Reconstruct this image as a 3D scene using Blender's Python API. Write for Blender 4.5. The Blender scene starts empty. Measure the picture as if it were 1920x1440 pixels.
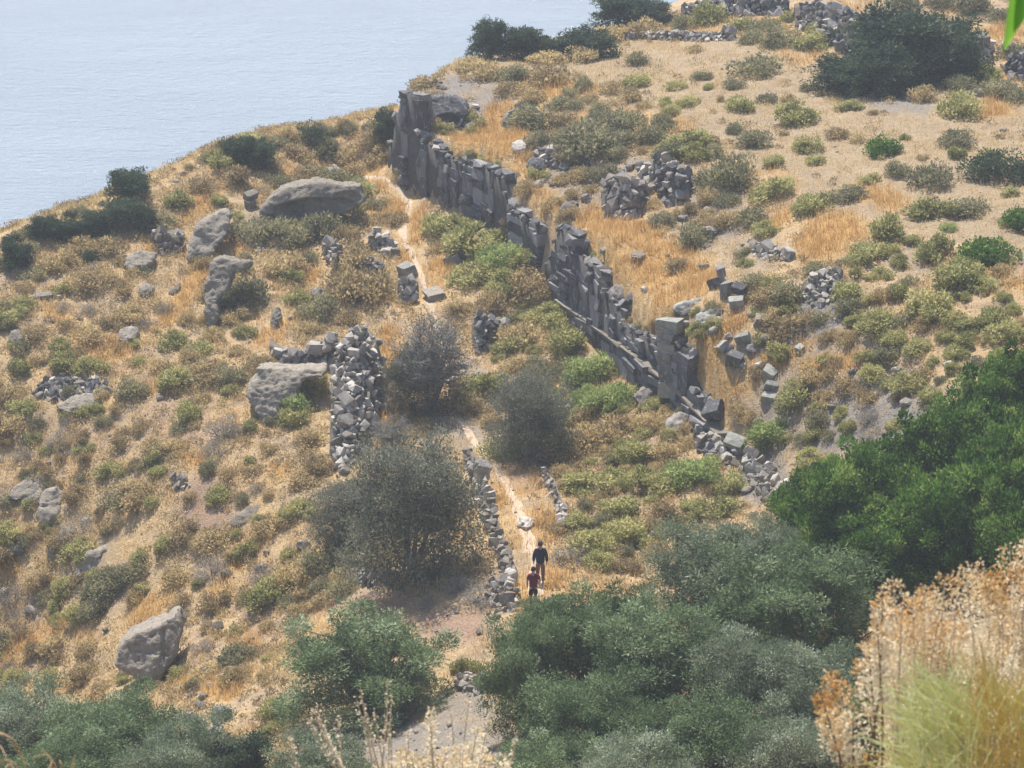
import bpy, bmesh, math, random
import numpy as np
from mathutils import Vector, Matrix, Euler, noise as mnoise

random.seed(7)
RNG = np.random.default_rng(7)
SC = bpy.context.scene
COL = SC.collection
rad = math.radians

# ------------------------------------------------------------------ camera, sky, sun, exposure
PITCH = rad(17.0)
FOV = rad(16.0)
FPX = 960.0 / math.tan(FOV / 2)          # focal length in photograph pixels (1920 wide)
cam_data = bpy.data.cameras.new('camera')
cam = bpy.data.objects.new('camera', cam_data)
COL.objects.link(cam)
cam.location = (0, 0, 0)
cam.rotation_euler = (rad(90) - PITCH, 0, 0)
cam_data.sensor_fit = 'HORIZONTAL'
cam_data.angle = FOV
cam_data.clip_start = 0.2
cam_data.clip_end = 20000
cam_data.dof.use_dof = True
cam_data.dof.focus_distance = 165.0
APERTURE_M = 0.008
cam_data.dof.aperture_fstop = (cam_data.lens / 1000.0) / APERTURE_M
SC.camera = cam

SUN_EL, SUN_AZ = rad(62), rad(-20)        # azimuth measured from +Y towards +X
world = bpy.data.worlds.new('World')
SC.world = world
world.use_nodes = True
wn = world.node_tree
wn.nodes.clear()
w_out = wn.nodes.new('ShaderNodeOutputWorld')
w_bg = wn.nodes.new('ShaderNodeBackground')
w_sky = wn.nodes.new('ShaderNodeTexSky')
w_sky.sky_type = 'NISHITA'
w_sky.sun_disc = False
w_sky.sun_elevation = SUN_EL
w_sky.sun_rotation = SUN_AZ
w_sky.altitude = 150
w_sky.air_density = 1.0
w_sky.dust_density = 1.5
w_bg.inputs['Strength'].default_value = 0.12
wn.links.new(w_sky.outputs[0], w_bg.inputs[0])
wn.links.new(w_bg.outputs[0], w_out.inputs[0])

sun_data = bpy.data.lights.new('sun', 'SUN')
sun_data.energy = 4.8
sun_data.angle = rad(0.6)
sun_data.color = (1.0, 0.95, 0.87)
sun = bpy.data.objects.new('sun', sun_data)
COL.objects.link(sun)
sd = Vector((math.cos(SUN_EL) * math.sin(SUN_AZ), math.cos(SUN_EL) * math.cos(SUN_AZ), math.sin(SUN_EL)))
sun.rotation_euler = sd.to_track_quat('Z', 'Y').to_euler()
sun.location = (0, 0, 60)

SC.view_settings.view_transform = 'Standard'
SC.view_settings.look = 'None'
SC.view_settings.exposure = 0.78
SC.view_settings.gamma = 1.0
SC.view_settings.use_curve_mapping = False
SC.render.engine = 'CYCLES'
SC.cycles.use_denoising = True
SC.cycles.max_bounces = 6
SC.cycles.diffuse_bounces = 2
SC.cycles.glossy_bounces = 2
SC.cycles.transmission_bounces = 3
SC.cycles.volume_bounces = 0
SC.cycles.transparent_max_bounces = 4

HAZE_DENSITY = 0.00044
SEA_Z = -150.0

# ------------------------------------------------------------------ pixel rays (photograph pixels, 1920 x 1440)
CP, SP = math.cos(PITCH), math.sin(PITCH)

def ray_mx(u, v):
    """slopes x/y and z/y of the line of sight through a photograph pixel"""
    a = (np.asarray(u, float) - 960) / FPX
    b = (np.asarray(v, float) - 720) / FPX
    t = 1.0 / (CP - b * SP)
    return a * t, (-SP - b * CP) * t

def at_y(u, v, y):
    mx, mz = ray_mx(u, v)
    return mx * y, y, mz * y

def project(x, y, z):
    d = y * CP - z * SP
    d = np.where(np.abs(d) < 1e-6, 1e-6, d)
    return 960 + FPX * x / d, 720 - FPX * (y * SP + z * CP) / d

def px_m(y):
    """metres for one photograph pixel at ground distance y"""
    return y / math.cos(PITCH) / FPX

# ------------------------------------------------------------------ noise
def _hash(ix, iy, seed):
    n = (ix.astype(np.int64) * 374761393 + iy.astype(np.int64) * 668265263 + seed * 974634777) & 0xFFFFFFFF
    n = ((n ^ (n >> 13)) * 1274126177) & 0xFFFFFFFF
    return ((n ^ (n >> 16)) & 0xFFFFFF) / float(0xFFFFFF)

def vnoise(x, y, seed=0):
    x = np.asarray(x, float); y = np.asarray(y, float)
    ix = np.floor(x); iy = np.floor(y)
    fx = x - ix; fy = y - iy
    fx = fx * fx * (3 - 2 * fx); fy = fy * fy * (3 - 2 * fy)
    a = _hash(ix, iy, seed); b = _hash(ix + 1, iy, seed)
    c = _hash(ix, iy + 1, seed); d = _hash(ix + 1, iy + 1, seed)
    return (a + (b - a) * fx) * (1 - fy) + (c + (d - c) * fx) * fy

def fbm(x, y, seed=0, octaves=3):
    s = 0; amp = 1; tot = 0
    for k in range(octaves):
        s = s + amp * (vnoise(np.asarray(x) * 2 ** k, np.asarray(y) * 2 ** k, seed + k * 17) - 0.5)
        tot += amp; amp *= 0.5
    return s / tot

def sstep(a, b, x):
    t = np.clip((x - a) / (b - a), 0, 1)
    return t * t * (3 - 2 * t)

# ------------------------------------------------------------------ terrain heights
WALL_U = np.array([700, 728, 745, 770, 800, 850, 900, 950, 1000, 1030, 1100, 1150, 1200, 1250, 1310, 1350, 1385])
WALL_Y = np.array([192, 190, 188.6, 187.2, 185.2, 182.6, 180, 176.4, 173, 171, 166, 162, 158, 155.3, 151.8, 149.7, 148])
WALL_BASE = np.array([312, 322, 340, 358, 371, 395, 430, 465, 490, 545, 640, 688, 722, 748, 790, 822, 845])

shared = [  # pixel u, v, ground distance y: near and right hand ground that both surfaces share
    (1385, 845, 148), (1440, 930, 143.5), (1500, 910, 143), (1600, 900, 139), (1700, 1000, 131), (1900, 720, 142),
    (1800, 850, 136), (1900, 1000, 128), (1600, 1100, 127), (1300, 1200, 126), (1300, 1440, 113.5), (1700, 1300, 117),
    (1150, 1300, 121), (1400, 1050, 134),
]
lower_px = [
    (1013, 1097, 136.3), (1000, 1142, 133.3), (960, 950, 146), (900, 840, 155), (830, 680, 166), (795, 560, 173), (760, 370, 187),
    (650, 320, 193), (700, 270, 193),
    (1200, 900, 148), (1200, 1050, 138.5), (1080, 800, 157), (1050, 650, 165), (950, 600, 169.5), (1300, 850, 149.5),
    (1060, 1020, 140),
    (0, 455, 180), (130, 405, 183), (280, 345, 187), (400, 292, 190.5), (550, 257, 194), (690, 233, 196),
    (0, 1200, 155), (0, 900, 162), (0, 650, 170), (300, 1200, 148), (300, 900, 158), (300, 600, 172), (300, 450, 180),
    (550, 1200, 141.5), (550, 900, 155), (550, 600, 171), (550, 420, 182), (600, 330, 190), (0, 1440, 143), (200, 1310, 144),
    (870, 1150, 134.8), (700, 1120, 139), (700, 1300, 130.5), (100, 1400, 138), (550, 1440, 123), (880, 1320, 126),
    (900, 1440, 117), (760, 1000, 147), (640, 760, 162), (740, 700, 164.5),
]
upper_px = [
    (760, 222, 189), (790, 264, 186.3), (830, 284, 184.1), (900, 312, 180.4), (950, 367, 176.8), (1005, 414, 173.2), (1035, 457, 171.2),
    (1080, 472, 168), (1125, 522, 164.6), (1165, 597, 161.4), (1220, 627, 157.2), (1290, 684, 153.4), (1350, 775, 149.9),
    (1500, 400, 164), (1500, 60, 200), (1400, 560, 154.5), (1500, 700, 149.5), (1600, 560, 153), (1700, 420, 160.5), (1700, 600, 149.5),
    (1700, 780, 143), (1900, 420, 159), (1900, 100, 194), (1700, 200, 181), (1900, 250, 176), (1900, 600, 148),
    (1200, 85, 203), (1000, 112, 200.5), (905, 112, 199.5), (1000, 180, 191), (1000, 250, 184), (1200, 250, 181), (1200, 400, 171),
    (1350, 450, 164.5), (1300, 300, 175), (900, 225, 189), (850, 262, 186.5), (820, 165, 194), (1100, 330, 177), (1420, 250, 179),
    (1250, 34, 211), (1400, 10, 211), (1600, 40, 203), (1640, 0, 205), (1900, 20, 203), (1400, 55, 203.5), (1760, 110, 193),
]
near_world = []
for xx in (-60, -25, 0, 25, 60):
    near_world += [(xx, 0, -1.75), (xx, 10, -6.0), (xx, 30, -15.2), (xx, 60, -29.0), (xx, 90, -42.3)]
    near_world += [(xx, 104, -47.2)]
near_world += [(-40, 112, -53), (-20, 112, -51.5)]

def px_pts(lst):
    a = np.array(lst, float)
    x, y, z = at_y(a[:, 0], a[:, 1], a[:, 2])
    return np.stack([x, y, z], 1)

behind = []
for (u, v, y) in [(-60, 470, 178), (0, 455, 180), (130, 405, 183), (280, 345, 187), (400, 292, 190.5), (550, 257, 194), (690, 233, 196)]:
    x0, y0, z0 = at_y(u, v, y)
    for dy, dz in ((10, -3.2), (24, -13), (45, -30)):
        behind.append((x0 - 0.10 * dy, y0 + dy, z0 + dz))
behind_up = []
for (u, v, y) in [(820, 150, 196), (890, 106, 201), (950, 94, 203), (1020, 84, 205), (1100, 68, 207.5), (1180, 50, 210), (1250, 26, 213), (1330, -8, 218)]:
    x0, y0, z0 = at_y(u, v, y)
    for dy, dz in ((9, -3.2), (16, -7), (32, -20)):
        behind_up.append((x0 - 0.5 * dy, y0 + dy, z0 + dz))
wall_pts = np.stack([WALL_U, WALL_BASE, WALL_Y], 1)
right_far = [(30, 150, -41.5), (36, 175, -40), (38, 205, -38.5), (34, 130, -42.5), (45, 230, -40), (15, 235, -45), (60, 160, -36), (60, 200, -36)]
left_far = [(-34, 158, -57.5), (-36, 175, -52), (-34, 145, -60.5), (-45, 165, -60), (-60, 160, -70), (-60, 200, -78), (-45, 130, -64), (-60, 110, -66)]
LOW = np.vstack([px_pts(shared), px_pts(lower_px), px_pts(wall_pts), np.array(near_world), np.array(behind), np.array(left_far),
                 np.array([(34, 130, -42.5), (30, 150, -44.5), (40, 170, -45)])])
upper_px = [(u, v - (22 if k < 6 else 40) if k < 12 else v, y) for k, (u, v, y) in enumerate(upper_px)]
UPP = np.vstack([px_pts(shared), px_pts(upper_px), np.array(near_world), np.array(behind_up), np.array(right_far)])

def tps_fit(pts, lam):
    S = 40.0
    xy = pts[:, :2] / S
    n = len(pts)
    r2 = ((xy[:, None] - xy[None]) ** 2).sum(-1)
    K = 0.5 * r2 * np.log(r2 + 1e-12) + lam * np.eye(n)
    Pm = np.hstack([np.ones((n, 1)), xy])
    A = np.zeros((n + 3, n + 3))
    A[:n, :n] = K; A[:n, n:] = Pm; A[n:, :n] = Pm.T
    w = np.linalg.solve(A, np.concatenate([pts[:, 2], np.zeros(3)]))
    def f(x, y):
        x = np.asarray(x, float).ravel() / S; y = np.asarray(y, float).ravel() / S
        out = w[n] + w[n + 1] * x + w[n + 2] * y
        for k in range(n):
            r2 = (x - xy[k, 0]) ** 2 + (y - xy[k, 1]) ** 2
            out += w[k] * 0.5 * r2 * np.log(r2 + 1e-12)
        return out
    return f

f_low = tps_fit(LOW, 2e-4)
f_upp = tps_fit(UPP, 2e-4)

wx, wy, wz = at_y(WALL_U, WALL_BASE, WALL_Y)
WL = np.stack([wx, wy], 1)
EDGE = np.vstack([[(WL[0, 0] + 5.5, WL[0, 1] + 60), (WL[0, 0] + 3.2, WL[0, 1] + 22), (WL[0, 0] + 1.4, WL[0, 1] + 3)], WL[1:], [(11.5, 138), (12, 120), (12, 60), (12, -40)]])
EDGE_W = np.concatenate([[8, 5, 1.6], np.full(len(WL) - 1, 0.9), [3, 6, 6, 6]])

def edge_sd(x, y):
    """signed distance to the wall line (positive on the uphill side) and blend width there"""
    best = np.full(x.shape, 1e9); sgn = np.zeros(x.shape); wid = np.ones(x.shape)
    for k in range(len(EDGE) - 1):
        a = EDGE[k]; b = EDGE[k + 1]
        d = b - a; L2 = (d ** 2).sum()
        t = np.clip(((x - a[0]) * d[0] + (y - a[1]) * d[1]) / L2, 0, 1)
        qx = x - (a[0] + t * d[0]); qy = y - (a[1] + t * d[1])
        dist = np.hypot(qx, qy)
        cr = d[0] * (y - a[1]) - d[1] * (x - a[0])      # line runs towards the camera, uphill lies on +x
        m = dist < best
        best = np.where(m, dist, best)
        sgn = np.where(m, np.sign(cr), sgn)
        wid = np.where(m, EDGE_W[k] + (EDGE_W[k + 1] - EDGE_W[k]) * t, wid)
    return best * sgn, wid

def height_raw(x, y):
    shp = np.shape(x)
    x = np.asarray(x, float).ravel(); y = np.asarray(y, float).ravel()
    lo = f_low(x, y); up = f_upp(x, y)
    s, w = edge_sd(x, y)
    k = sstep(0.22, 0.85, s / w)
    z = lo + (up - lo) * k
    bump = 0.55 * fbm(x / 5.0, y / 5.0, 3) + 0.34 * fbm(x / 1.7, y / 1.7, 9, 2)
    field = sstep(2, 6, s) * sstep(160, 172, y)
    z = z + bump * (1 - 0.65 * field) * sstep(100, 115, y)
    far = np.maximum(sstep(48, 130, np.abs(x)), sstep(235, 330, y))
    far = np.maximum(far, sstep(-20, -60, y) * 0 + np.where(y < -20, sstep(20, 120, -y), 0))
    z = z * (1 - far) + (-175.0) * far
    return np.clip(z, -200, 5).reshape(shp)

GX = np.arange(-64, 64.01, 0.4)
GY = np.arange(60, 262.01, 0.4)
gx, gy = np.meshgrid(GX, GY)
GH = height_raw(gx, gy)

def H(x, y):
    """ground height (bilinear from the sampled grid)"""
    x = np.asarray(x, float); y = np.asarray(y, float)
    fx = np.clip((x - GX[0]) / 0.4, 0, len(GX) - 1.001); fy = np.clip((y - GY[0]) / 0.4, 0, len(GY) - 1.001)
    ix = fx.astype(int); iy = fy.astype(int); tx = fx - ix; ty = fy - iy
    return (GH[iy, ix] * (1 - tx) + GH[iy, ix + 1] * tx) * (1 - ty) + (GH[iy + 1, ix] * (1 - tx) + GH[iy + 1, ix + 1] * tx) * ty

YS = np.arange(100, 260, 0.12)
def P(u, v):
    """point of the ground seen at a photograph pixel"""
    mx, mz = ray_mx(u, v)
    z = H(mx * YS, YS)
    hit = np.nonzero(mz * YS <= z)[0]
    y = YS[hit[0]] if len(hit) else 200.0
    return Vector((float(mx * y), float(y), float(H(mx * y, y))))

def normal_at(x, y, e=0.6):
    return Vector((float(H(x - e, y) - H(x + e, y)), float(H(x, y - e) - H(x, y + e)), 2 * e)).normalized()

# ------------------------------------------------------------------ mesh helpers
def mesh_np(name, verts, faces, k, attrs=None, smooth=False):
    """mesh from arrays; k = corners of each face"""
    me = bpy.data.meshes.new(name)
    verts = np.ascontiguousarray(verts, np.float32); faces = np.ascontiguousarray(faces, np.int32)
    me.vertices.add(len(verts)); me.vertices.foreach_set('co', verts.ravel())
    me.loops.add(faces.size); me.loops.foreach_set('vertex_index', faces.ravel())
    me.polygons.add(len(faces)); me.polygons.foreach_set('loop_start', np.arange(len(faces), dtype=np.int32) * k)
    if smooth:
        me.polygons.foreach_set('use_smooth', np.ones(len(faces), bool))
    me.update(calc_edges=True)
    for n_, a in (attrs or {}).items():
        at = me.attributes.new(n_, 'FLOAT', 'POINT')
        at.data.foreach_set('value', np.ascontiguousarray(a, np.float32))
    return me

def add(name, me, mat=None, parent=None, loc=None, rot=None, scale=None, **props):
    o = bpy.data.objects.new(name, me)
    COL.objects.link(o)
    if mat is not None and me is not None and len(me.materials) == 0:
        me.materials.append(mat)
    if parent is not None:
        o.parent = parent
    if loc is not None:
        o.location = loc
    if rot is not None:
        o.rotation_euler = rot
    if scale is not None:
        o.scale = scale if not isinstance(scale, (int, float)) else (scale,) * 3
    for k_, v_ in props.items():
        if v_ is not None:
            o[k_] = v_
    return o

def tag(o, label, category, group=None):
    o['label'] = label; o['category'] = category; o['kind'] = 'thing'
    if group:
        o['group'] = group
    return o

def bm_mesh(name, bm, smooth=False):
    me = bpy.data.meshes.new(name)
    bm.to_mesh(me); bm.free()
    if smooth:
        for p in me.polygons:
            p.use_smooth = True
    return me

def tubes(paths, sides=5):
    """list of (points, radii) -> verts, quads"""
    V, F = [], []
    base = 0
    for pts, rr in paths:
        pts = np.asarray(pts, float); n = len(pts)
        tan = np.gradient(pts, axis=0)
        tan /= np.linalg.norm(tan, axis=1)[:, None] + 1e-9
        ref = np.where(np.abs(tan[:, 2:3]) > 0.9, np.array([[1.0, 0, 0]]), np.array([[0, 0, 1.0]]))
        a = np.cross(tan, ref); a /= np.linalg.norm(a, axis=1)[:, None] + 1e-9
        b = np.cross(tan, a)
        ang = np.arange(sides) / sides * 2 * np.pi
        ring = pts[:, None] + np.asarray(rr, float)[:, None, None] * (np.cos(ang)[None, :, None] * a[:, None] + np.sin(ang)[None, :, None] * b[:, None])
        V.append(ring.reshape(-1, 3))
        i = np.arange(n - 1)[:, None] * sides; j = np.arange(sides)[None]; j2 = (j + 1) % sides
        q = np.stack([i + j, i + j2, i + sides + j2, i + sides + j], -1).reshape(-1, 4) + base
        F.append(q)
        base += n * sides
    return np.vstack(V), np.vstack(F)

# ------------------------------------------------------------------ materials
MATS = {}
def new_mat(name):
    m = bpy.data.materials.new(name)
    m.use_nodes = True
    nt = m.node_tree
    nt.nodes.clear()
    out = nt.nodes.new('ShaderNodeOutputMaterial')
    MATS[name] = m
    return m, nt, out

def N(nt, kind, **kw):
    n = nt.nodes.new('ShaderNode' + kind)
    for k_, v_ in kw.items():
        if k_ in n.inputs:
            n.inputs[k_].default_value = v_
        else:
            setattr(n, k_, v_)
    return n

def ramp(nt, fac, stops):
    r = nt.nodes.new('ShaderNodeValToRGB')
    el = r.color_ramp.elements
    while len(el) < len(stops):
        el.new(0.5)
    for e, (p, c) in zip(el, stops):
        e.position = p; e.color = (*c, 1)
    nt.links.new(fac, r.inputs[0])
    return r.outputs[0]

def mixc(nt, fac, a, b, blend='MIX'):
    m = nt.nodes.new('ShaderNodeMix'); m.data_type = 'RGBA'; m.blend_type = blend
    for sock, val in ((m.inputs[0], fac), (m.inputs[6], a), (m.inputs[7], b)):
        if isinstance(val, (int, float)):
            sock.default_value = val
        elif isinstance(val, tuple):
            sock.default_value = (*val, 1)
        else:
            nt.links.new(val, sock)
    return m.outputs[2]

def math_n(nt, op, a, b=0.5):
    m = nt.nodes.new('ShaderNodeMath'); m.operation = op
    for sock, val in ((m.inputs[0], a), (m.inputs[1], b)):
        if isinstance(val, (int, float)):
            sock.default_value = val
        else:
            nt.links.new(val, sock)
    return m.outputs[0]

def attr(nt, name):
    return N(nt, 'Attribute', attribute_name=name).outputs['Fac']

def noise_tex(nt, scale, detail=4, rough=0.6, coord='Object', vec=None):
    t = N(nt, 'TexNoise', Scale=scale, Detail=detail, Roughness=rough)
    if vec is None:
        tc = N(nt, 'TexCoord'); vec = tc.outputs[coord]
    nt.links.new(vec, t.inputs['Vector'])
    return t.outputs['Fac']

def leaf_material(name, stops, translucency=0.35, rough=0.6, vary=0.35, spec=0.25):
    """leaf colour from a per-leaf tint, shifted a little for each plant"""
    m, nt, out = new_mat(name)
    oi = N(nt, 'ObjectInfo')
    t = math_n(nt, 'ADD', attr(nt, 'tint'), math_n(nt, 'MULTIPLY', math_n(nt, 'SUBTRACT', oi.outputs['Random'], 0.5), vary))
    col = ramp(nt, t, stops)
    p = N(nt, 'BsdfPrincipled', Roughness=rough)
    p.inputs['Specular IOR Level'].default_value = spec
    nt.links.new(col, p.inputs['Base Color'])
    tr = N(nt, 'BsdfTranslucent')
    nt.links.new(col, tr.inputs['Color'])
    mx = nt.nodes.new('ShaderNodeMixShader'); mx.inputs[0].default_value = translucency
    nt.links.new(p.outputs[0], mx.inputs[1]); nt.links.new(tr.outputs[0], mx.inputs[2])
    nt.links.new(mx.outputs[0], out.inputs['Surface'])
    return m

def stone_material(name, stops, scale=1.0, bump=0.25, lichen=None, vary=0.5, rough=0.9, streak=0.0):
    m, nt, out = new_mat(name)
    oi = N(nt, 'ObjectInfo')
    n1 = noise_tex(nt, 2.2 * scale, 5, 0.65)
    if streak:
        geo = N(nt, 'NewGeometry'); mp = N(nt, 'Mapping'); mp.inputs['Scale'].default_value = (1, 1, .18)
        nt.links.new(geo.outputs['Position'], mp.inputs[0])
        n1 = math_n(nt, 'ADD', math_n(nt, 'MULTIPLY', n1, 1 - streak), math_n(nt, 'MULTIPLY', noise_tex(nt, 4.5, 4, .7, vec=mp.outputs[0]), streak))
    t = math_n(nt, 'ADD', n1, math_n(nt, 'MULTIPLY', math_n(nt, 'SUBTRACT', oi.outputs['Random'], 0.5), vary))
    col = ramp(nt, t, stops)
    if lichen:
        n2 = noise_tex(nt, 5.0 * scale, 3, 0.6)
        f = ramp(nt, n2, [(0.56, (0, 0, 0)), (0.68, (1, 1, 1))])
        col = mixc(nt, f, col, lichen)
    p = N(nt, 'BsdfPrincipled', Roughness=rough)
    p.inputs['Specular IOR Level'].default_value = 0.2
    nt.links.new(col, p.inputs['Base Color'])
    b = N(nt, 'Bump', Strength=bump, Distance=0.15)
    nt.links.new(noise_tex(nt, 9 * scale, 5, 0.7), b.inputs['Height'])
    nt.links.new(b.outputs[0], p.inputs['Normal'])
    nt.links.new(p.outputs[0], out.inputs['Surface'])
    return m

def plain_material(name, c, rough=0.8, var=0.12, scale=12):
    m, nt, out = new_mat(name)
    n1 = noise_tex(nt, scale, 4, 0.6)
    col = ramp(nt, n1, [(0.3, tuple(x * (1 - var) for x in c)), (0.7, tuple(min(1, x * (1 + var)) for x in c))])
    p = N(nt, 'BsdfPrincipled', Roughness=rough)
    p.inputs['Specular IOR Level'].default_value = 0.2
    nt.links.new(col, p.inputs['Base Color'])
    nt.links.new(p.outputs[0], out.inputs['Surface'])
    return m

def ground_material():
    m, nt, out = new_mat('ground_soil')
    big = noise_tex(nt, 0.35, 5, 0.6); mid = noise_tex(nt, 1.8, 6, 0.7); fine = noise_tex(nt, 9.0, 5, 0.75)
    soil = ramp(nt, mid, [(0.30, (0.23, 0.165, 0.105)), (0.5, (0.36, 0.27, 0.175)), (0.7, (0.48, 0.375, 0.26))])
    straw = ramp(nt, fine, [(0.3, (0.29, 0.195, 0.095)), (0.5, (0.47, 0.33, 0.17)), (0.68, (0.62, 0.46, 0.26))])
    f = ramp(nt, math_n(nt, 'ADD', math_n(nt, 'MULTIPLY', big, 0.6), math_n(nt, 'MULTIPLY', mid, 0.4)), [(0.42, (0, 0, 0)), (0.58, (1, 1, 1))])
    col = mixc(nt, f, soil, straw)
    field = ramp(nt, fine, [(0.3, (0.22, 0.165, 0.10)), (0.5, (0.345, 0.262, 0.165)), (0.7, (0.46, 0.36, 0.235))])
    fieldb = mixc(nt, ramp(nt, big, [(0.4, (0, 0, 0)), (0.6, (1, 1, 1))]), field, (0.27, 0.20, 0.13))
    col = mixc(nt, attr(nt, 'field'), col, mixc(nt, ramp(nt, mid, [(0.42, (0, 0, 0)), (0.62, (1, 1, 1))]), field, fieldb))
    grey = ramp(nt, fine, [(0.3, (0.12, 0.105, 0.09)), (0.5, (0.22, 0.195, 0.17)), (0.7, (0.34, 0.31, 0.275))])
    col = mixc(nt, attr(nt, 'bare'), col, grey)
    org = ramp(nt, fine, [(0.3, (0.26, 0.145, 0.045)), (0.5, (0.42, 0.25, 0.09)), (0.7, (0.55, 0.36, 0.15))])
    col = mixc(nt, attr(nt, 'orange'), col, org)
    red = ramp(nt, fine, [(0.3, (0.20, 0.125, 0.085)), (0.5, (0.31, 0.205, 0.145)), (0.7, (0.42, 0.31, 0.24))])
    col = mixc(nt, attr(nt, 'red'), col, red)
    p = N(nt, 'BsdfPrincipled', Roughness=0.95)
    p.inputs['Specular IOR Level'].default_value = 0.1
    nt.links.new(col, p.inputs['Base Color'])
    b = N(nt, 'Bump', Strength=0.9, Distance=0.3)
    hsum = math_n(nt, 'ADD', math_n(nt, 'MULTIPLY', mid, 0.8), math_n(nt, 'MULTIPLY', noise_tex(nt, 14, 5, 0.7), 0.35))
    nt.links.new(hsum, b.inputs['Height']); nt.links.new(b.outputs[0], p.inputs['Normal'])
    nt.links.new(p.outputs[0], out.inputs['Surface'])
    return m

M_GROUND = ground_material()

# ------------------------------------------------------------------ what grows where (ellipses in photograph pixels, laid onto the ground)
ORANGE = [  # u, v, ru, rv, tilt in degrees (positive = falls to the right), strength
    (905, 240, 78, 20, -38, 1), (945, 275, 46, 22, -30, 1), (1030, 168, 42, 12, 15, .9), (1090, 165, 40, 10, 10, .7), (975, 305, 30, 18, -40, .9),
    (865, 290, 30, 12, -30, .8), (1110, 420, 45, 25, 0, 1), (1185, 440, 62, 26, 10, 1), (1140, 505, 45, 45, 0, 1), (1235, 500, 72, 42, -20, 1),
    (1300, 535, 52, 26, -30, .9), (1245, 575, 62, 20, -20, .9), (1205, 605, 36, 16, -30, .9), (1020, 380, 40, 30, 30, .8), (1000, 330, 20, 20, 0, .7),
    (1330, 635, 34, 28, 20, 1), (1310, 668, 30, 40, 20, 1), (1340, 722, 44, 36, 30, 1), (1375, 600, 26, 14, -35, 1), (1400, 725, 28, 14, -10, .8),
    (1283, 765, 22, 12, 30, 1), (1455, 672, 60, 18, -15, .8), (1560, 682, 62, 20, -8, .9), (1500, 650, 40, 14, -20, .6),
    (1560, 440, 58, 38, -25, 1), (1470, 412, 46, 12, -38, 1), (1530, 470, 40, 30, 0, .7), (1655, 372, 50, 22, 20, .8), (1225, 345, 34, 11, 50, 1),
    (1880, 500, 20, 10, 0, .8), (1912, 532, 20, 14, 0, .9), (1565, 16, 46, 9, 5, 1), (1885, 62, 48, 12, 5, 1), (1845, 208, 60, 14, 5, .9),
    (1270, 235, 40, 16, 20, .6), (1330, 280, 40, 12, 30, .6), (1470, 330, 30, 10, 30, .6), (1510, 110, 60, 10, 5, .6), (1730, 600, 20, 24, 0, .7),
    (690, 330, 48, 15, 25, 1), (735, 392, 42, 22, -10, .75), (782, 425, 16, 40, 12, 1), (745, 480, 36, 13, 12, 1), (828, 510, 26, 34, 20, 1),
    (800, 545, 18, 14, 0, .8), (728, 655, 18, 50, 5, 1), (716, 790, 26, 28, 0, 1), (692, 832, 14, 22, 0, .9), (1012, 1000, 42, 44, 20, .65),
    (1030, 1085, 36, 24, 0, .9), (985, 1120, 40, 30, 0, .8), (955, 915, 24, 50, 30, .6), (1000, 905, 30, 30, 30, .5),
    (370, 520, 22, 64, 35, 1), (335, 575, 44, 20, -48, 1), (200, 655, 66, 22, 22, 1), (245, 672, 40, 12, 30, 1), (110, 595, 42, 13, 25, .9),
    (365, 395, 66, 17, -35, .9), (290, 462, 34, 16, -45, .8), (575, 503, 28, 26, -50, 1), (440, 455, 26, 22, 30, 1), (530, 330, 40, 12, -20, .7),
    (370, 860, 26, 16, 0, 1), (522, 888, 22, 20, 0, 1), (270, 1150, 44, 22, -40, .9), (410, 1112, 22, 30, 0, .9), (472, 1205, 16, 44, 10, .9),
    (420, 1292, 44, 20, 0, 1), (60, 1205, 70, 22, -35, .8), (20, 1060, 20, 40, 0, .9), (290, 730, 36, 12, 10, .8), (470, 1020, 30, 18, -35, .8),
    (510, 630, 40, 16, -35, .7), (545, 600, 40, 14, -30, .7), (130, 910, 30, 14, -30, .7), (210, 975, 40, 14, -40, .7), (100, 1290, 80, 12, 5, .6),
    (440, 1060, 30, 16, -30, .8), (160, 1190, 26, 20, 0, .7), (880, 640, 20, 10, 0, .4), (345, 1280, 30, 16, 20, .6),
]
BARE = [  # grey stony soil
    (1500, 615, 130, 42, -28, 1), (1600, 770, 130, 60, -35, .9), (1690, 790, 90, 36, -38, 1), (1345, 395, 70, 60, 45, .8), (1430, 890, 44, 55, 20, 1),
    (850, 165, 70, 26, -22, 1), (925, 195, 50, 40, 0, .8), (1690, 195, 62, 18, 5, .9), (1560, 680, 160, 60, -30, .5), (1480, 790, 60, 60, -40, .7),
    (880, 1320, 60, 34, 0, .8), (800, 1400, 190, 60, 0, .9), (620, 1390, 90, 40, 0, .7), (1080, 330, 90, 80, 40, .65), (1200, 330, 60, 40, 30, .6), (1310, 430, 60, 40, 30, .6), (1400, 480, 70, 40, -30, .5), (1700, 470, 60, 40, 30, .4), (880, 700, 40, 26, 30, .8),
    (1560, 560, 60, 40, 0, .5), (860, 800, 60, 40, 30, .6), (520, 420, 90, 40, -15, .7), (760, 1090, 120, 30, 0, .3), (290, 690, 30, 40, 30, .4),
]
RED = [  # reddish dry soil
    (390, 965, 46, 75, 0, .9), (330, 790, 66, 50, 20, .6), (690, 1128, 110, 18, 5, 1), (850, 1175, 70, 36, 0, .9), (1140, 870, 60, 30, 0, .3),
    (275, 690, 30, 30, 0, .5), (1900, 500, 30, 14, 0, .8), (980, 880, 50, 40, 30, .6), (200, 620, 40, 20, 0, .4), (480, 1140, 40, 60, 0, .6),
]

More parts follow.
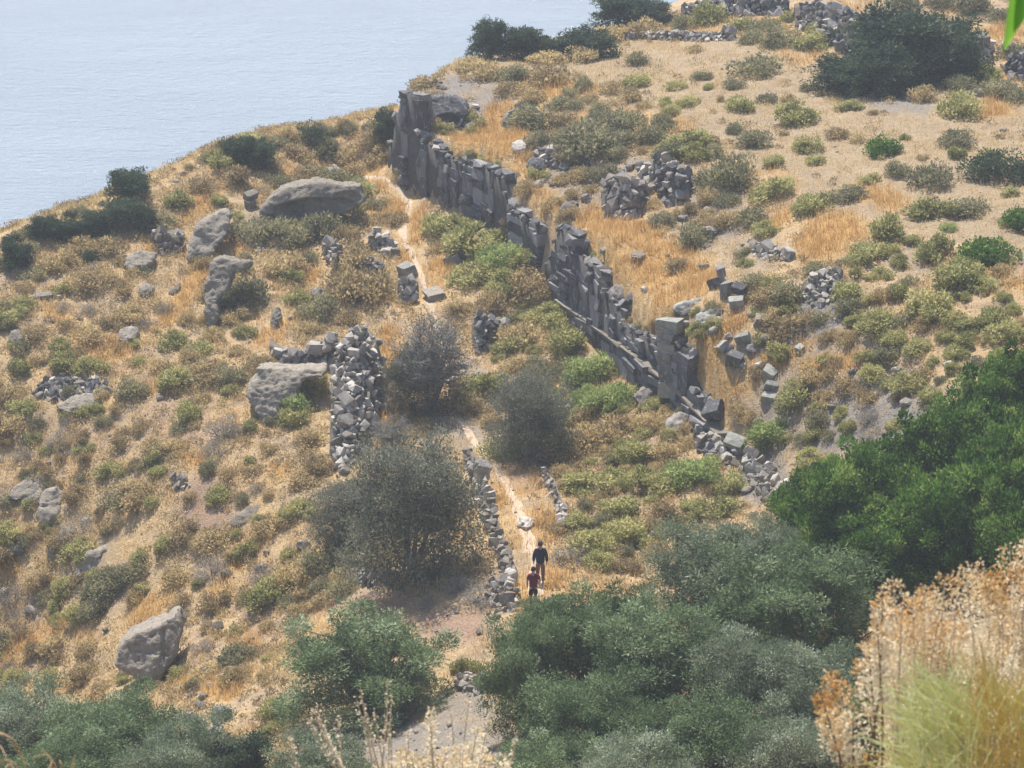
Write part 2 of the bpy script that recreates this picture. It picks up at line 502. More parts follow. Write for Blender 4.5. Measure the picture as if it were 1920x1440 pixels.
def zone(u, v, lst, soft=0.35):
    out = np.zeros(np.shape(u))
    wob_u = u + 16 * (vnoise(u / 23, v / 23, 5) - .5) + 10 * (vnoise(u / 9, v / 9, 6) - .5)
    wob_v = v + 14 * (vnoise(u / 21, v / 21, 7) - .5) + 9 * (vnoise(u / 8, v / 8, 8) - .5)
    for (cu, cv, ru, rv, tilt, s) in lst:
        c, sn = math.cos(rad(tilt)), math.sin(rad(tilt))
        a = ((wob_u - cu) * c + (wob_v - cv) * sn) / ru
        b = (-(wob_u - cu) * sn + (wob_v - cv) * c) / rv
        out = np.maximum(out, s * (1 - sstep(1 - soft, 1 + soft, np.hypot(a, b))))
    return out

FIELD_POLY = [(900, 110), (1000, 90), (1230, 60), (1480, 80), (1640, 130), (1930, 170), (1990, 420), (1930, 500), (1780, 440), (1650, 420), (1560, 400),
              (1450, 330), (1330, 280), (1230, 210), (1100, 190), (1000, 150)]
def in_poly(u, v, poly):
    inside = np.zeros(np.shape(u), bool)
    n = len(poly)
    for i in range(n):
        x1, y1 = poly[i]; x2, y2 = poly[(i + 1) % n]
        if y1 == y2:
            continue
        c = ((y1 > v) != (y2 > v)) & (u < (x2 - x1) * (v - y1) / (y2 - y1) + x1)
        inside ^= c
    return inside

# ------------------------------------------------------------------ ground, sea
def axis(fine_a, fine_b, step, lo, hi):
    a = list(np.arange(fine_a, fine_b + 1e-6, step))
    s = step; x = fine_a
    left = []
    while x > lo:
        s *= 1.22; x -= s; left.append(x)
    s = step; x = a[-1]; right = []
    while x < hi:
        s *= 1.22; x += s; right.append(x)
    return np.array(left[::-1] + a + right)

def build_ground():
    xs = axis(-40, 40, 0.38, -420, 420); ys = axis(108, 222, 0.38, -260, 520)
    X, Y = np.meshgrid(xs, ys)
    Z = height_raw(X, Y)
    nx, ny = len(xs), len(ys)
    V = np.stack([X, Y, Z], -1).reshape(-1, 3)
    i = (np.arange(ny - 1)[:, None] * nx + np.arange(nx - 1)[None]).reshape(-1)
    F = np.stack([i, i + 1, i + nx + 1, i + nx], 1)
    yy = np.maximum(Y.ravel(), 60)
    u, v = project(X.ravel(), yy, Z.ravel())
    ok = (Y.ravel() > 100)
    fld = in_poly(u + 14 * (vnoise(X.ravel(), Y.ravel(), 2) - .5) * 2, v, FIELD_POLY) & ok
    s_, w_ = edge_sd(X.ravel(), Y.ravel())
    at = {'orange': zone(u, v, ORANGE) * ok * 0.9, 'bare': zone(u, v, BARE) * ok, 'red': zone(u, v, RED) * ok, 'field': fld * 1.0}
    me = mesh_np('ground', V, F, 4, at, smooth=True)
    o = add('ground', me, M_GROUND)
    o['kind'] = 'structure'
    o['label'] = 'steep dry hillside of straw grass and stony soil falling to the sea'
    return o
GROUND = build_ground()

def build_sea():
    m, nt, out = new_mat('sea_water')
    tc = N(nt, 'TexCoord')
    mp = N(nt, 'Mapping'); mp.inputs['Scale'].default_value = (0.55, 1.0, 1.0); mp.inputs['Rotation'].default_value = (0, 0, rad(20))
    nt.links.new(tc.outputs['Object'], mp.inputs[0])
    w1 = noise_tex(nt, 0.62, 5, 0.66, vec=mp.outputs[0]); w2 = noise_tex(nt, 0.09, 3, 0.5, vec=mp.outputs[0])
    hgt = math_n(nt, 'ADD', w1, math_n(nt, 'MULTIPLY', w2, 1.2))
    b = N(nt, 'Bump', Strength=1.0, Distance=2.3)
    nt.links.new(hgt, b.inputs['Height'])
    p = N(nt, 'BsdfPrincipled', Roughness=0.12, IOR=1.333)
    patch = noise_tex(nt, 0.012, 3, 0.5)
    nt.links.new(ramp(nt, patch, [(0.35, (0.26, 0.325, 0.395)), (0.65, (0.305, 0.37, 0.435))]), p.inputs['Base Color'])
    nt.links.new(b.outputs[0], p.inputs['Normal'])
    nt.links.new(p.outputs[0], out.inputs['Surface'])
    bm = bmesh.new()
    bmesh.ops.create_grid(bm, x_segments=20, y_segments=20, size=3000)
    o = add('sea', bm_mesh('sea', bm), m, loc=(0, 2200, SEA_Z))
    o['kind'] = 'structure'; o['label'] = 'pale glittering blue sea beyond the hillside'
build_sea()

def build_haze():
    m, nt, out = new_mat('haze_air')
    v = nt.nodes.new('ShaderNodeVolumePrincipled')
    v.inputs['Color'].default_value = (0.86, 0.92, 1.0, 1)
    v.inputs['Density'].default_value = HAZE_DENSITY
    v.inputs['Anisotropy'].default_value = 0.35
    nt.links.new(v.outputs[0], out.inputs['Volume'])
    bm = bmesh.new()
    bmesh.ops.create_cube(bm, size=1)
    o = add('haze', bm_mesh('haze', bm), m, loc=(0, 2200, (8 + SEA_Z - 55) / 2), scale=(6400, 6400, 8 - SEA_Z + 55))
    o['kind'] = 'stuff'; o['label'] = 'thin bluish summer haze over the hillside and sea'
build_haze()

# ------------------------------------------------------------------ path
PATH = [(1002, 1190, 36), (1004, 1130, 36), (1006, 1080, 34), (1000, 1040, 30), (988, 1000, 24), (972, 960, 22), (955, 920, 20), (935, 885, 18), (912, 855, 17), (888, 828, 16),
        (866, 795, 15), (850, 740, 14), (838, 690, 14), (822, 620, 13), (808, 575, 13), (797, 545, 14), (789, 515, 15), (777, 485, 15), (763, 455, 16), (755, 432, 16),
        (764, 402, 16), (768, 378, 17), (757, 362, 18), (735, 347, 16), (702, 335, 13), (660, 322, 12)]
def build_path():
    m, nt, out = new_mat('trodden_earth')
    f = noise_tex(nt, 7, 6, 0.7); g = noise_tex(nt, 1.3, 4, 0.6)
    c = ramp(nt, f, [(0.3, (0.30, 0.22, 0.145)), (0.5, (0.43, 0.33, 0.225)), (0.7, (0.54, 0.43, 0.31))])
    c = mixc(nt, ramp(nt, g, [(0.45, (0, 0, 0)), (0.65, (1, 1, 1))]), c, (0.40, 0.31, 0.22))
    p = N(nt, 'BsdfPrincipled', Roughness=0.95); nt.links.new(c, p.inputs['Base Color'])
    b = N(nt, 'Bump', Strength=0.6, Distance=0.12); nt.links.new(f, b.inputs['Height']); nt.links.new(b.outputs[0], p.inputs['Normal'])
    nt.links.new(p.outputs[0], out.inputs['Surface'])
    ctr = [P(u, v) for u, v, w in PATH]
    wid = [w * px_m(c_.y) for c_, (u, v, w) in zip(ctr, PATH)]
    pts = np.array([(c_.x, c_.y) for c_ in ctr])
    seg = np.r_[0, np.cumsum(np.hypot(*np.diff(pts, axis=0).T))]
    n = int(seg[-1] / 0.22); t = np.linspace(0, seg[-1], n)
    cx = np.interp(t, seg, pts[:, 0]); cy = np.interp(t, seg, pts[:, 1]); ww = np.interp(t, seg, wid)
    for _ in range(6):
        cx[1:-1] = (cx[:-2] + 2 * cx[1:-1] + cx[2:]) / 4; cy[1:-1] = (cy[:-2] + 2 * cy[1:-1] + cy[2:]) / 4
    tx = np.gradient(cx); ty = np.gradient(cy); L = np.hypot(tx, ty); nxv = -ty / L; nyv = tx / L
    K = 7; V = []
    left = ww * (0.24 + 0.34 * vnoise(t / 0.9, t * 0, 31) + .16 * vnoise(t / .3, t * 0, 33)); right = ww * (0.24 + 0.34 * vnoise(t / 0.9, t * 0 + 9, 37) + .16 * vnoise(t / .3, t * 0, 39))
    for k in range(K):
        f_ = k / (K - 1)
        off = -left + (left + right) * f_
        x = cx + nxv * off; y = cy + nyv * off
        edge = 1 - abs(2 * f_ - 1)
        z = H(x, y) + 0.05 * min(1, edge * 3) - 0.025
        V.append(np.stack([x, y, z], 1))
    V = np.stack(V, 1).reshape(-1, 3)
    i = (np.arange(n - 1)[:, None] * K + np.arange(K - 1)[None]).reshape(-1)
    F = np.stack([i, i + 1, i + K + 1, i + K], 1)
    o = add('path', mesh_np('path', V, F, 4, smooth=True), m)
    o['kind'] = 'structure'; o['label'] = 'narrow pale trodden footpath climbing along the foot of the old wall'
    return np.stack([cx, cy], 1)
PATH_XY = build_path()

# ------------------------------------------------------------------ labels: each thing is named by what lies next to it
LANDMARKS = [  # pixel, phrase
    (760, 230, 'the tall northern end of the dark ancient wall'), (880, 370, 'the upper stretch of ancient wall'), (985, 450, 'the gap in the ancient wall'),
    (1060, 470, 'the tall dark pier of the lower ancient wall'), (1170, 640, 'the stone ledge on the ancient wall'), (1253, 640, 'the stacked block pillar'),
    (1305, 575, 'the long fallen beam block'), (1360, 800, 'the lower tip of the ancient wall'), (1440, 900, 'the grey stone scree'),
    (1540, 540, 'the small round rubble patch'), (1450, 475, 'the low rubble line on the bank'), (1255, 340, 'the tumbled terrace wall'), (1175, 370, 'the rounded boulder heap'),
    (1560, 60, 'the broad rubble slope at the top of the field'), (1340, 25, 'the long terrace wall above the field'), (1690, 100, 'the large dark evergreen above the field'),
    (1835, 90, 'the stone heap beside the dark evergreen'), (1400, 250, 'the middle of the dry field'), (1500, 150, 'the upper edge of the dry field'),
    (1650, 275, 'the glossy green bush in the field'), (1790, 380, 'the widest bush in the field'), (1850, 470, 'the bright green round bush'),
    (1560, 440, 'the orange grass knoll'), (1750, 560, 'the thick spurge clump on the bank'), (1700, 760, 'the bare grey bank'),
    (1650, 930, 'the big glossy evergreen thicket'), (1013, 1050, 'the person in the navy jacket'), (1000, 1100, 'the person in the dark red shirt'),
    (940, 1000, 'the low wall beside the footpath'), (985, 980, 'the flat stone on the footpath'), (1045, 930, 'the stone edging across the footpath'),
    (780, 930, 'the big grey-green tree beside the path'), (810, 660, 'the bare grey tree'), (990, 770, 'the dark shrub tree above the path'),
    (665, 740, 'the long dry-stone wall'), (570, 665, 'the inner dry-stone terrace wall'), (520, 745, 'the undercut pale rock'), (590, 380, 'the hollow rock face'),
    (390, 440, 'the smooth leaning slab'), (410, 550, 'the pale pillar-like outcrop'), (465, 385, 'the two balanced stones'), (310, 455, 'the white rubble heap'),
    (240, 345, 'the lone dark juniper against the sea'), (460, 280, 'the twin dark juniper against the sea'), (100, 430, 'the dark bushes on the shore edge'),
    (240, 630, 'the squat round boulder'), (75, 930, 'the paired rounded boulders'), (220, 1030, 'the broad overhanging rock'), (280, 1220, 'the tall grey rock face'),
    (490, 965, 'the half-buried flat rock'), (380, 1340, 'the lowest boulder heap'), (390, 960, 'the bare reddish scree'), (335, 905, 'the small grey stone pile'),
    (650, 320, 'the upper end of the footpath'), (760, 450, 'the bend of the upper footpath'), (760, 510, 'the square block above the bare tree'), (700, 455, 'the slate heap by the path'),
    (620, 475, 'the narrow rubble stack'), (590, 545, 'the dark cleft'), (910, 610, 'the broken wall right of the bare tree'), (1110, 700, 'the bright green spurge bushes'),
    (1200, 900, 'the yellow-green thicket below the wall'), (670, 1240, 'the round olive tree beside the dirt patch'), (150, 1340, 'the olive grove in the lower corner'),
    (200, 740, 'the grey ledge high on the slope'), (140, 840, 'the pale flat ledge'), (60, 700, 'the open slope near the shore edge'), (330, 780, 'the pale bare slope'),
]
LM = np.array([(a, b) for a, b, _ in LANDMARKS], float)
USED = {}
ORD = ['', 'second', 'third', 'fourth', 'fifth', 'sixth', 'seventh', 'eighth', 'ninth', 'tenth', 'eleventh', 'twelfth', 'thirteenth', 'fourteenth', 'fifteenth', 'sixteenth']
def locate(u, v, head, skip=()):
    """a label such as 'low olive-brown shrub just above the hollow rock face', made unique by order of nearness"""
    d = np.hypot(LM[:, 0] - u, LM[:, 1] - v)
    for k in np.argsort(d)[:6]:
        ph = LANDMARKS[k][2]
        if any(s_ in ph for s_ in skip):
            continue
        dx, dy = u - LM[k, 0], v - LM[k, 1]
        if d[k] < 14:
            rel = 'at'
        elif abs(dy) > abs(dx):
            rel = 'above' if dy < 0 else 'below'
        else:
            rel = 'left of' if dx < 0 else 'right of'
        lab = head + ' ' + rel + ' ' + ph
        if lab not in USED:
            USED[lab] = 1
            return lab
    k = [j for j in np.argsort(d) if not any(s_ in LANDMARKS[j][2] for s_ in skip)][0]
    dx, dy = u - LM[k, 0], v - LM[k, 1]
    rel = ('above' if dy < 0 else 'below') if abs(dy) > abs(dx) else ('left of' if dx < 0 else 'right of')
    lab = head + ' ' + rel + ' ' + LANDMARKS[k][2]
    USED[lab] += 1
    n = USED[lab]
    lab2 = ORD[min(n - 1, 15)] + ' ' + lab
    USED[lab2] = 1
    return lab2

# ------------------------------------------------------------------ stones
M_BASALT = stone_material('dark_basalt', [(0.25, (0.075, 0.074, 0.078)), (0.5, (0.135, 0.132, 0.136)), (0.8, (0.27, 0.255, 0.25))], 1.0, 0.6, (0.27, 0.255, 0.225), 0.6, streak=.6)
M_CORE = stone_material('wall_core', [(0.3, (0.06, 0.056, 0.052)), (0.7, (0.12, 0.11, 0.10))], 1.5, 0.6, None, 0.1)
M_FILL = stone_material('rubble_earth', [(0.3, (0.12, 0.10, 0.08)), (0.7, (0.24, 0.20, 0.155))], 2.0, 0.6, None, 0.1)
M_RUBBLE = stone_material('field_stone', [(0.2, (0.17, 0.15, 0.13)), (0.5, (0.30, 0.272, 0.238)), (0.85, (0.47, 0.43, 0.38))], 1.6, 0.4, (0.36, 0.33, 0.27), 1.0)
M_PALE = stone_material('pale_tuff', [(0.25, (0.17, 0.145, 0.115)), (0.5, (0.30, 0.26, 0.21)), (0.8, (0.44, 0.385, 0.315))], 1.3, 0.9, (0.21, 0.185, 0.14), 0.3, streak=.5)
M_BLOCK = stone_material('hewn_block', [(0.25, (0.14, 0.14, 0.125)), (0.5, (0.25, 0.245, 0.215)), (0.8, (0.38, 0.37, 0.33))], 1.2, 0.35, (0.33, 0.32, 0.27), 0.4)
M_ROUND = stone_material('brown_basalt', [(0.25, (0.11, 0.095, 0.085)), (0.5, (0.20, 0.175, 0.155)), (0.8, (0.33, 0.295, 0.26))], 1.2, 0.4, (0.30, 0.29, 0.26), 0.5)

def hull_mesh(name, pts):
    bm = bmesh.new()
    for p in pts:
        bm.verts.new(p)
    r = bmesh.ops.convex_hull(bm, input=bm.verts)
    bmesh.ops.delete(bm, geom=list({e for e in r['geom_interior'] + r['geom_unused'] if isinstance(e, bmesh.types.BMVert)}), context='VERTS')
    return bm_mesh(name, bm)

def rubble_variant(k):
    rr = random.Random(100 + k)
    pts = []
    for _ in range(12):
        v = Vector((rr.gauss(0, 1), rr.gauss(0, 1), rr.gauss(0, 1))).normalized()
        q = 0.45
        v = Vector((math.copysign(abs(v.x) ** q, v.x) * 0.5, math.copysign(abs(v.y) ** q, v.y) * 0.42, math.copysign(abs(v.z) ** q, v.z) * 0.33))
        pts.append(v * rr.uniform(0.85, 1.12))
    return hull_mesh('stone', pts)

def block_variant(k):
    """hewn block, unit size, chamfered and a little out of true"""
    rr = random.Random(300 + k)
    pts = []
    for sx in (-1, 1):
        for sy in (-1, 1):
            for sz in (-1, 1):
                j = Vector((rr.uniform(-.10, .10), rr.uniform(-.12, .12), rr.uniform(-.09, .09)))
                c = rr.uniform(.04, .17)
                for ax in range(3):
                    p = [sx * .5, sy * .5, sz * .5]
                    p[ax] *= (1 - 2 * c)
                    pts.append(Vector(p) + j)
    return hull_mesh('block', pts)

def mats_for(meshes, mat):
    out = []
    for me in meshes:
        c = me.copy(); c.materials.clear(); c.materials.append(mat); out.append(c)
    return out
_rub = [rubble_variant(k) for k in range(14)]
_blk = [block_variant(k) for k in range(14)]
STONES = {'rubble': mats_for(_rub, M_RUBBLE), 'basalt': mats_for(_rub, M_BASALT), 'pale': mats_for(_rub, M_PALE), 'round': mats_for(_rub, M_ROUND)}
BLOCKS = {'basalt': mats_for(_blk, M_BASALT), 'hewn': mats_for(_blk, M_BLOCK), 'pale': mats_for(_blk, M_PALE)}

def boulder_mesh(seed, rough=0.16, squash=(1, 1, 1), angular=0.5, subdiv=3):
    rr = random.Random(seed)
    bm = bmesh.new()
    bmesh.ops.create_icosphere(bm, subdivisions=subdiv, radius=0.5)
    planes = [(Vector((rr.gauss(0, 1), rr.gauss(0, 1), rr.gauss(0, 1))).normalized(), rr.uniform(0.27, 0.42)) for _ in range(9)]
    off = Vector((rr.uniform(0, 50), rr.uniform(0, 50), rr.uniform(0, 50)))
    for v in bm.verts:
        p = v.co.copy()
        for n_, d_ in planes:
            h = p.dot(n_) - d_
            if h > 0:
                p -= n_ * h * angular
        nrm = p.normalized()
        p += nrm * rough * (mnoise.noise(p * 2.3 + off) * 0.6 + mnoise.noise(p * 6 + off) * 0.3)
        v.co = Vector((p.x * squash[0], p.y * squash[1], p.z * squash[2]))
    return bm_mesh('boulder', bm, smooth=False)
_bld = [boulder_mesh(k, 0.14, angular=0.9, subdiv=2) for k in range(8)]
_bld_r = [boulder_mesh(40 + k, 0.13, angular=0.35, subdiv=3) for k in range(5)]
for m_ in _bld_r:
    for p_ in m_.polygons:
        p_.use_smooth = True
BOULDERS = {k_: mats_for(_bld, m_) for k_, m_ in (('basalt', M_BASALT), ('pale', M_PALE), ('rubble', M_RUBBLE), ('hewn', M_BLOCK), ('round', M_ROUND))}
ROUNDS = {k_: mats_for(_bld_r, m_) for k_, m_ in (('basalt', M_BASALT), ('pale', M_PALE), ('rubble', M_RUBBLE), ('round', M_ROUND))}

def face_y(u, v, cols, T):
    """distance of a point of a leaning stone face whose foot stands on the ground below it"""
    us = [c[0] for c in cols]
    vb = float(np.interp(u, us, [c[2] for c in cols]))
    b = P(u, vb)
    _, mz = ray_mx(u, v)
    return float((b.z - T * b.y) / (mz - T)), b

OUTLINES = []
OCCUPIED = []      # pixel boxes that scattered shrubs keep clear of: (poly)

def stone_face(name, cols, size, lean, mats, label, category='stone wall', core=True, jitter=0.5, depth=1.0, aspect=1.0, group=None, seed=0, flat=False, keep=True):
    """rubble wall or heap. cols = [(u, v_top, v_bottom)] in pixels, size = stone width in pixels"""
    rr = random.Random(seed + int(cols[0][0]) * 7 + int(cols[0][1]))
    T = math.tan(rad(lean))
    us = [c[0] for c in cols]
    cu = sum(us) / len(us)
    foot = P(cu, float(np.interp(cu, us, [c[2] for c in cols])))
    root = add(name, None, loc=foot)
    tag(root, label, category, group)
    poly = [(c[0], c[1]) for c in cols] + [(c[0], c[2]) for c in cols[::-1]]
    if keep:
        OCCUPIED.append(poly)
    # core: a solid slightly behind the stones
    if core:
        n = max(4, int((us[-1] - us[0]) / 10)); K = 7
        V = []
        for a in range(n + 1):
            u = us[0] + (us[-1] - us[0]) * a / n
            vt = float(np.interp(u, us, [c[1] for c in cols])); vb = float(np.interp(u, us, [c[2] for c in cols]))
            for k in range(K):
                v = vb + 4 + (vt - vb + 2 - 4) * k / (K - 1)
                y, b = face_y(u, v, cols, T)
                y += 0.16 + 0.10 * rr.random()
                x_, y_, z_ = at_y(u, v, y)
                V.append(Vector((x_, y_, z_ - 0.05)) - foot)
            top = V[-1].copy()
            yb = top.y + foot.y + depth
            V.append(Vector((top.x, top.y + depth, min(top.z, float(H(top.x + foot.x, yb)) - foot.z + 0.25))))
            V.append(Vector((top.x, top.y + depth + 0.3, float(H(top.x + foot.x, yb + 0.3)) - foot.z - 0.8)))
        KK = K + 2
        F = []
        for a in range(n):
            for k in range(KK - 1):
                F.append((a * KK + k, (a + 1) * KK + k, (a + 1) * KK + k + 1, a * KK + k + 1))
        me = mesh_np('core', np.array([tuple(v) for v in V]), np.array(F), 4)
        add('core', me, M_FILL, parent=root)
    # stones
    v0 = min(c[1] for c in cols); v1 = max(c[2] for c in cols)
    v = v0 + size * 0.3 * aspect
    row = 0
    while v < v1 + size * 0.2:
        u = us[0] + (size * 0.5 if row % 2 else 0) + rr.uniform(0, size * .3)
        while u < us[-1]:
            w = size * min(1.9, max(.5, rr.lognormvariate(-.05, .38)))
            uu = u + w * 0.5; vv = v + rr.uniform(-.3, .3) * size * jitter
            u += w * 0.92
            if uu > us[-1]:
                break
            vt = float(np.interp(uu, us, [c[1] for c in cols])); vb = float(np.interp(uu, us, [c[2] for c in cols]))
            if vv < vt + size * 0.15 or vv > vb + size * 0.35:
                continue
            y, b = face_y(uu, vv, cols, T)
            y += rr.uniform(-0.05, 0.12)
            m_ = px_m(y)
            x_, y_, z_ = at_y(uu, vv, y)
            s = w * m_ * rr.uniform(1.05, 1.35)
            o = add('stone', rr.choice(mats), parent=root, loc=Vector((x_, y_, z_)) - foot)
            if flat:
                o.rotation_euler = (rr.uniform(-.25, .25), rr.uniform(-.2, .2), rr.uniform(0, 6.28))
            else:
                o.rotation_euler = (rr.uniform(-.9, .9), rr.uniform(-.6, .6), rr.uniform(0, 6.28))
            o.scale = (s * 1.05, s * 1.05, s * 1.3 * aspect)
        v += size * 0.72 * aspect
        row += 1
    return root

# ------------------------------------------------------------------ the ancient wall of hewn basalt
def wall_at(u):
    return float(np.interp(u, WALL_U, WALL_Y))

def hewn_wall(name, top, base, label, u0, u1, col_px=(7, 17), push=0.0, hmul=1.0, seed=1):
    """upright blocks set in columns between a foot line and a broken top line (pixels)"""
    rr = random.Random(seed)
    tu = [t[0] for t in top]; tv = [t[1] for t in top]; bu = [t[0] for t in base]; bv = [t[1] for t in base]
    um = (u0 + u1) / 2
    fx, fy, fz = at_y(um, np.interp(um, bu, bv), wall_at(um))
    foot = Vector((float(fx), float(fy), float(fz)))
    root = add(name, None, loc=foot)
    tag(root, label, 'stone wall', 'stretches of the ancient basalt wall')
    # core
    V, F, K = [], [], 6
    n = int((u1 - u0) / 5)
    for a in range(n + 1):
        u = u0 + (u1 - u0) * a / n
        y = wall_at(u) - push
        vt = np.interp(u, tu, tv) + 5; vb = np.interp(u, bu, bv) + 25
        wxn, wyn = 0.93, 0.36
        for k in range(4):
            v = vb + (vt - vb) * k / 3
            x_, y_, z_ = at_y(u, v, y + 0.24 + 0.03 * k)
            V.append((x_ - foot.x, y_ - foot.y, z_ - foot.z))
        bx, by, bz = V[-1]
        V.append((bx + wxn * 1.1, by + wyn * 1.1, bz - 0.05)); V.append((bx + wxn * 1.5, by + wyn * 1.5, bz - 2.5))
    for a in range(n):
        for k in range(K - 1):
            F.append((a * K + k, (a + 1) * K + k, (a + 1) * K + k + 1, a * K + k + 1))
    add('core', mesh_np('core', np.array(V), np.array(F), 4), M_CORE, parent=root)
    u = u0
    while u < u1:
        w = rr.uniform(*col_px) if rr.random() < .8 else col_px[1] * rr.uniform(1.0, 1.5)
        w = min(w, u1 - u)
        uc = u + w / 2
        vt = float(np.interp(uc, tu, tv)) + rr.uniform(-5, 7); vb = float(np.interp(uc, bu, bv)) + 12
        y = wall_at(uc) - push
        ya, yb = wall_at(u) - push, wall_at(u + w) - push
        xa, xb = at_y(u, 500, ya)[0], at_y(u + w, 500, yb)[0]
        ang = math.atan2(yb - ya, xb - xa)
        length = math.hypot(xb - xa, yb - ya)
        v = vb - rr.uniform(0, 10)
        col_off = rr.uniform(-.16, .12)
        first = True
        while v > vt + 5:
            h = rr.choice([rr.uniform(9, 20), rr.uniform(18, 52)]) * hmul
            if v - vt < 24:
                h = v - vt
            elif v - h < vt + 10:
                h = v - vt - rr.uniform(9, 16)
            vc = v - h / 2
            x_, y_, z_ = at_y(uc, vc, y + 0.012 * (vb - vc) * px_m(y) * 6)
            hm = h * px_m(y) / math.cos(PITCH) * 0.985
            th = rr.uniform(0.5, 0.75)
            out = col_off + rr.uniform(-.12, .10)
            # set the block so that its face stands on the wall line (normal points to -x, -y)
            nx_, ny_ = math.sin(ang), -math.cos(ang)
            cx_, cy_ = x_ - nx_ * (th / 2 - out), y_ - ny_ * (th / 2 - out)
            worn = (v - h <= vt + .5) and push == 0
            o = add('block', rr.choice(STONES['basalt'] if worn else BLOCKS['basalt']), parent=root, loc=Vector((float(cx_), float(cy_), float(z_))) - foot)
            o.rotation_euler = (rr.uniform(-.045, .045), rr.uniform(-.05, .05), ang + rr.uniform(-.10, .10))
            o.scale = (length * rr.uniform(1.15, 1.5), th * 1.2, hm * rr.uniform(1.4, 1.7)) if worn else (length * rr.uniform(.95, 1.02), th, hm)
            v -= h
        u += w
    if push == 0:
        u = u0 + 3
        while u < u1 - 4:
            vt = float(np.interp(u, tu, tv)); y = wall_at(u) + rr.uniform(.15, .9)
            x_, y_, z_ = at_y(u, vt + rr.uniform(-5, 6), y)
            z_ = max(float(z_) - .1, float(H(x_, y_)) + .02)
            sz = rr.uniform(.16, .52)
            o = add('stone', rr.choice(STONES['basalt'] + STONES['rubble'][:4]), parent=root, loc=Vector((float(x_), float(y_), z_)) - foot)
            o.rotation_euler = (rr.uniform(-.6, .6), rr.uniform(-.6, .6), rr.uniform(0, 6.28)); o.scale = (sz, sz, sz * 1.1)
            u += rr.uniform(2.5, 8)
    OCCUPIED.append([(a_, b_) for a_, b_ in zip(tu, tv)] + [(a_, b_ + 4) for a_, b_ in zip(bu[::-1], bv[::-1])])
    return root

TOP_L = [(727, 272), (738, 258), (741, 212), (747, 208), (749, 180), (760, 172), (774, 178), (777, 232), (788, 262), (806, 268), (830, 284), (848, 296), (872, 302), (895, 308), (915, 312),
         (938, 322), (944, 340), (950, 374), (972, 398), (992, 412), (1012, 418)]
BASE_L = [(u, v) for u, v in zip(WALL_U, WALL_BASE) if 700 <= u <= 1000] + [(1012, 496)]
hewn_wall('ancient_wall', TOP_L, BASE_L, 'tall dark basalt wall of upright blocks rising from the upper footpath', 727, 1010, seed=4)
TOP_R = [(1021, 492), (1032, 476), (1040, 472), (1042, 430), (1058, 424), (1074, 432), (1078, 470), (1100, 482), (1122, 500), (1127, 542), (1150, 560), (1163, 598), (1195, 624),
         (1222, 628), (1232, 640), (1280, 640), (1284, 660), (1292, 692), (1302, 722), (1314, 748)]
BASE_R = [(u, v) for u, v in zip(WALL_U, WALL_BASE) if u >= 1030]
BASE_R = [(1018, 525)] + BASE_R
hewn_wall('ancient_wall', TOP_R, BASE_R, 'lower stretch of dark basalt wall with a pale projecting ledge', 1021, 1312, seed=9)
LEDGE = [(1038, 562), (1085, 595), (1125, 625), (1170, 655), (1225, 700), (1265, 731), (1310, 780), (1345, 818)]
LROOT = hewn_wall('ancient_wall', LEDGE, [(1038, 600), (1100, 655), (1150, 705), (1200, 742), (1250, 765), (1310, 805), (1345, 838)],
                  'projecting lower footing of the basalt wall under the pale ledge', 1040, 1340, col_px=(14, 26), push=0.42, hmul=1.3, seed=13)
def ledge_slabs():
    rr = random.Random(5)
    lu = [a for a, b in LEDGE]; lv = [b for a, b in LEDGE]
    u = 1038
    foot = LROOT.location
    while u < 1340:
        w = rr.uniform(14, 28); uc = u + w / 2
        ya, yb = wall_at(u) - .52, wall_at(u + w) - .52
        va, vb = float(np.interp(u, lu, lv)), float(np.interp(u + w, lu, lv))
        A = Vector([float(c) for c in at_y(u, va, ya)]); B = Vector([float(c) for c in at_y(u + w, vb, yb)])
        d = B - A; C = (A + B) / 2
        ang = math.atan2(d.y, d.x); tilt = -math.atan2(d.z, math.hypot(d.x, d.y))
        nx_, ny_ = math.sin(ang), -math.cos(ang)
        th = rr.uniform(.5, .6)
        o = add('ledge_slab', rr.choice(BLOCKS['pale']), parent=LROOT, loc=C - Vector((nx_ * th / 2, ny_ * th / 2, 0.02)) - foot)
        o.rotation_euler = Euler((rr.uniform(-.05, .05), tilt, ang), 'XYZ')
        o.scale = (d.length * .97, th, rr.uniform(.13, .2))
        u += w
ledge_slabs()

# ------------------------------------------------------------------ dry-stone walls and rubble
RB, BS, PL = STONES['rubble'], STONES['basalt'], STONES['pale']
stone_face('dry_stone_wall', [(618, 800, 868), (628, 660, 880), (645, 628, 884), (665, 614, 876), (690, 610, 842), (706, 630, 800), (720, 680, 764), (726, 705, 745)], 13.5, 33, RB,
           'long pale dry-stone wall running down beside orange grass', seed=2, depth=1.4)
stone_face('dry_stone_wall', [(505, 640, 668), (530, 655, 690), (560, 662, 696), (590, 648, 694), (615, 632, 692), (632, 622, 690)], 12.5, 72, BS + RB,
           'shaded inner dry-stone terrace wall above the undercut pale rock', seed=3)
stone_face('path_wall', [(868, 846, 872), (884, 838, 905), (898, 858, 950), (910, 885, 990), (922, 930, 1020), (934, 968, 1050), (946, 1010, 1078), (960, 1045, 1100), (970, 1070, 1098)], 13.5, 32, RB + PL[:5],
           'low crumbling stone wall along the near side of the footpath', seed=4, depth=0.8)
stone_face('path_edging', [(1008, 868, 884), (1025, 880, 915), (1040, 895, 950), (1052, 930, 985), (1060, 960, 992)], 10, 30, RB, 'stone edging on the far side of the footpath', seed=5)
stone_face('path_wall', [(884, 600, 650), (900, 575, 668), (915, 590, 660), (935, 598, 632), (955, 598, 618)], 12, 55, BS + RB, 'broken stone wall right of the bare grey tree', seed=6)
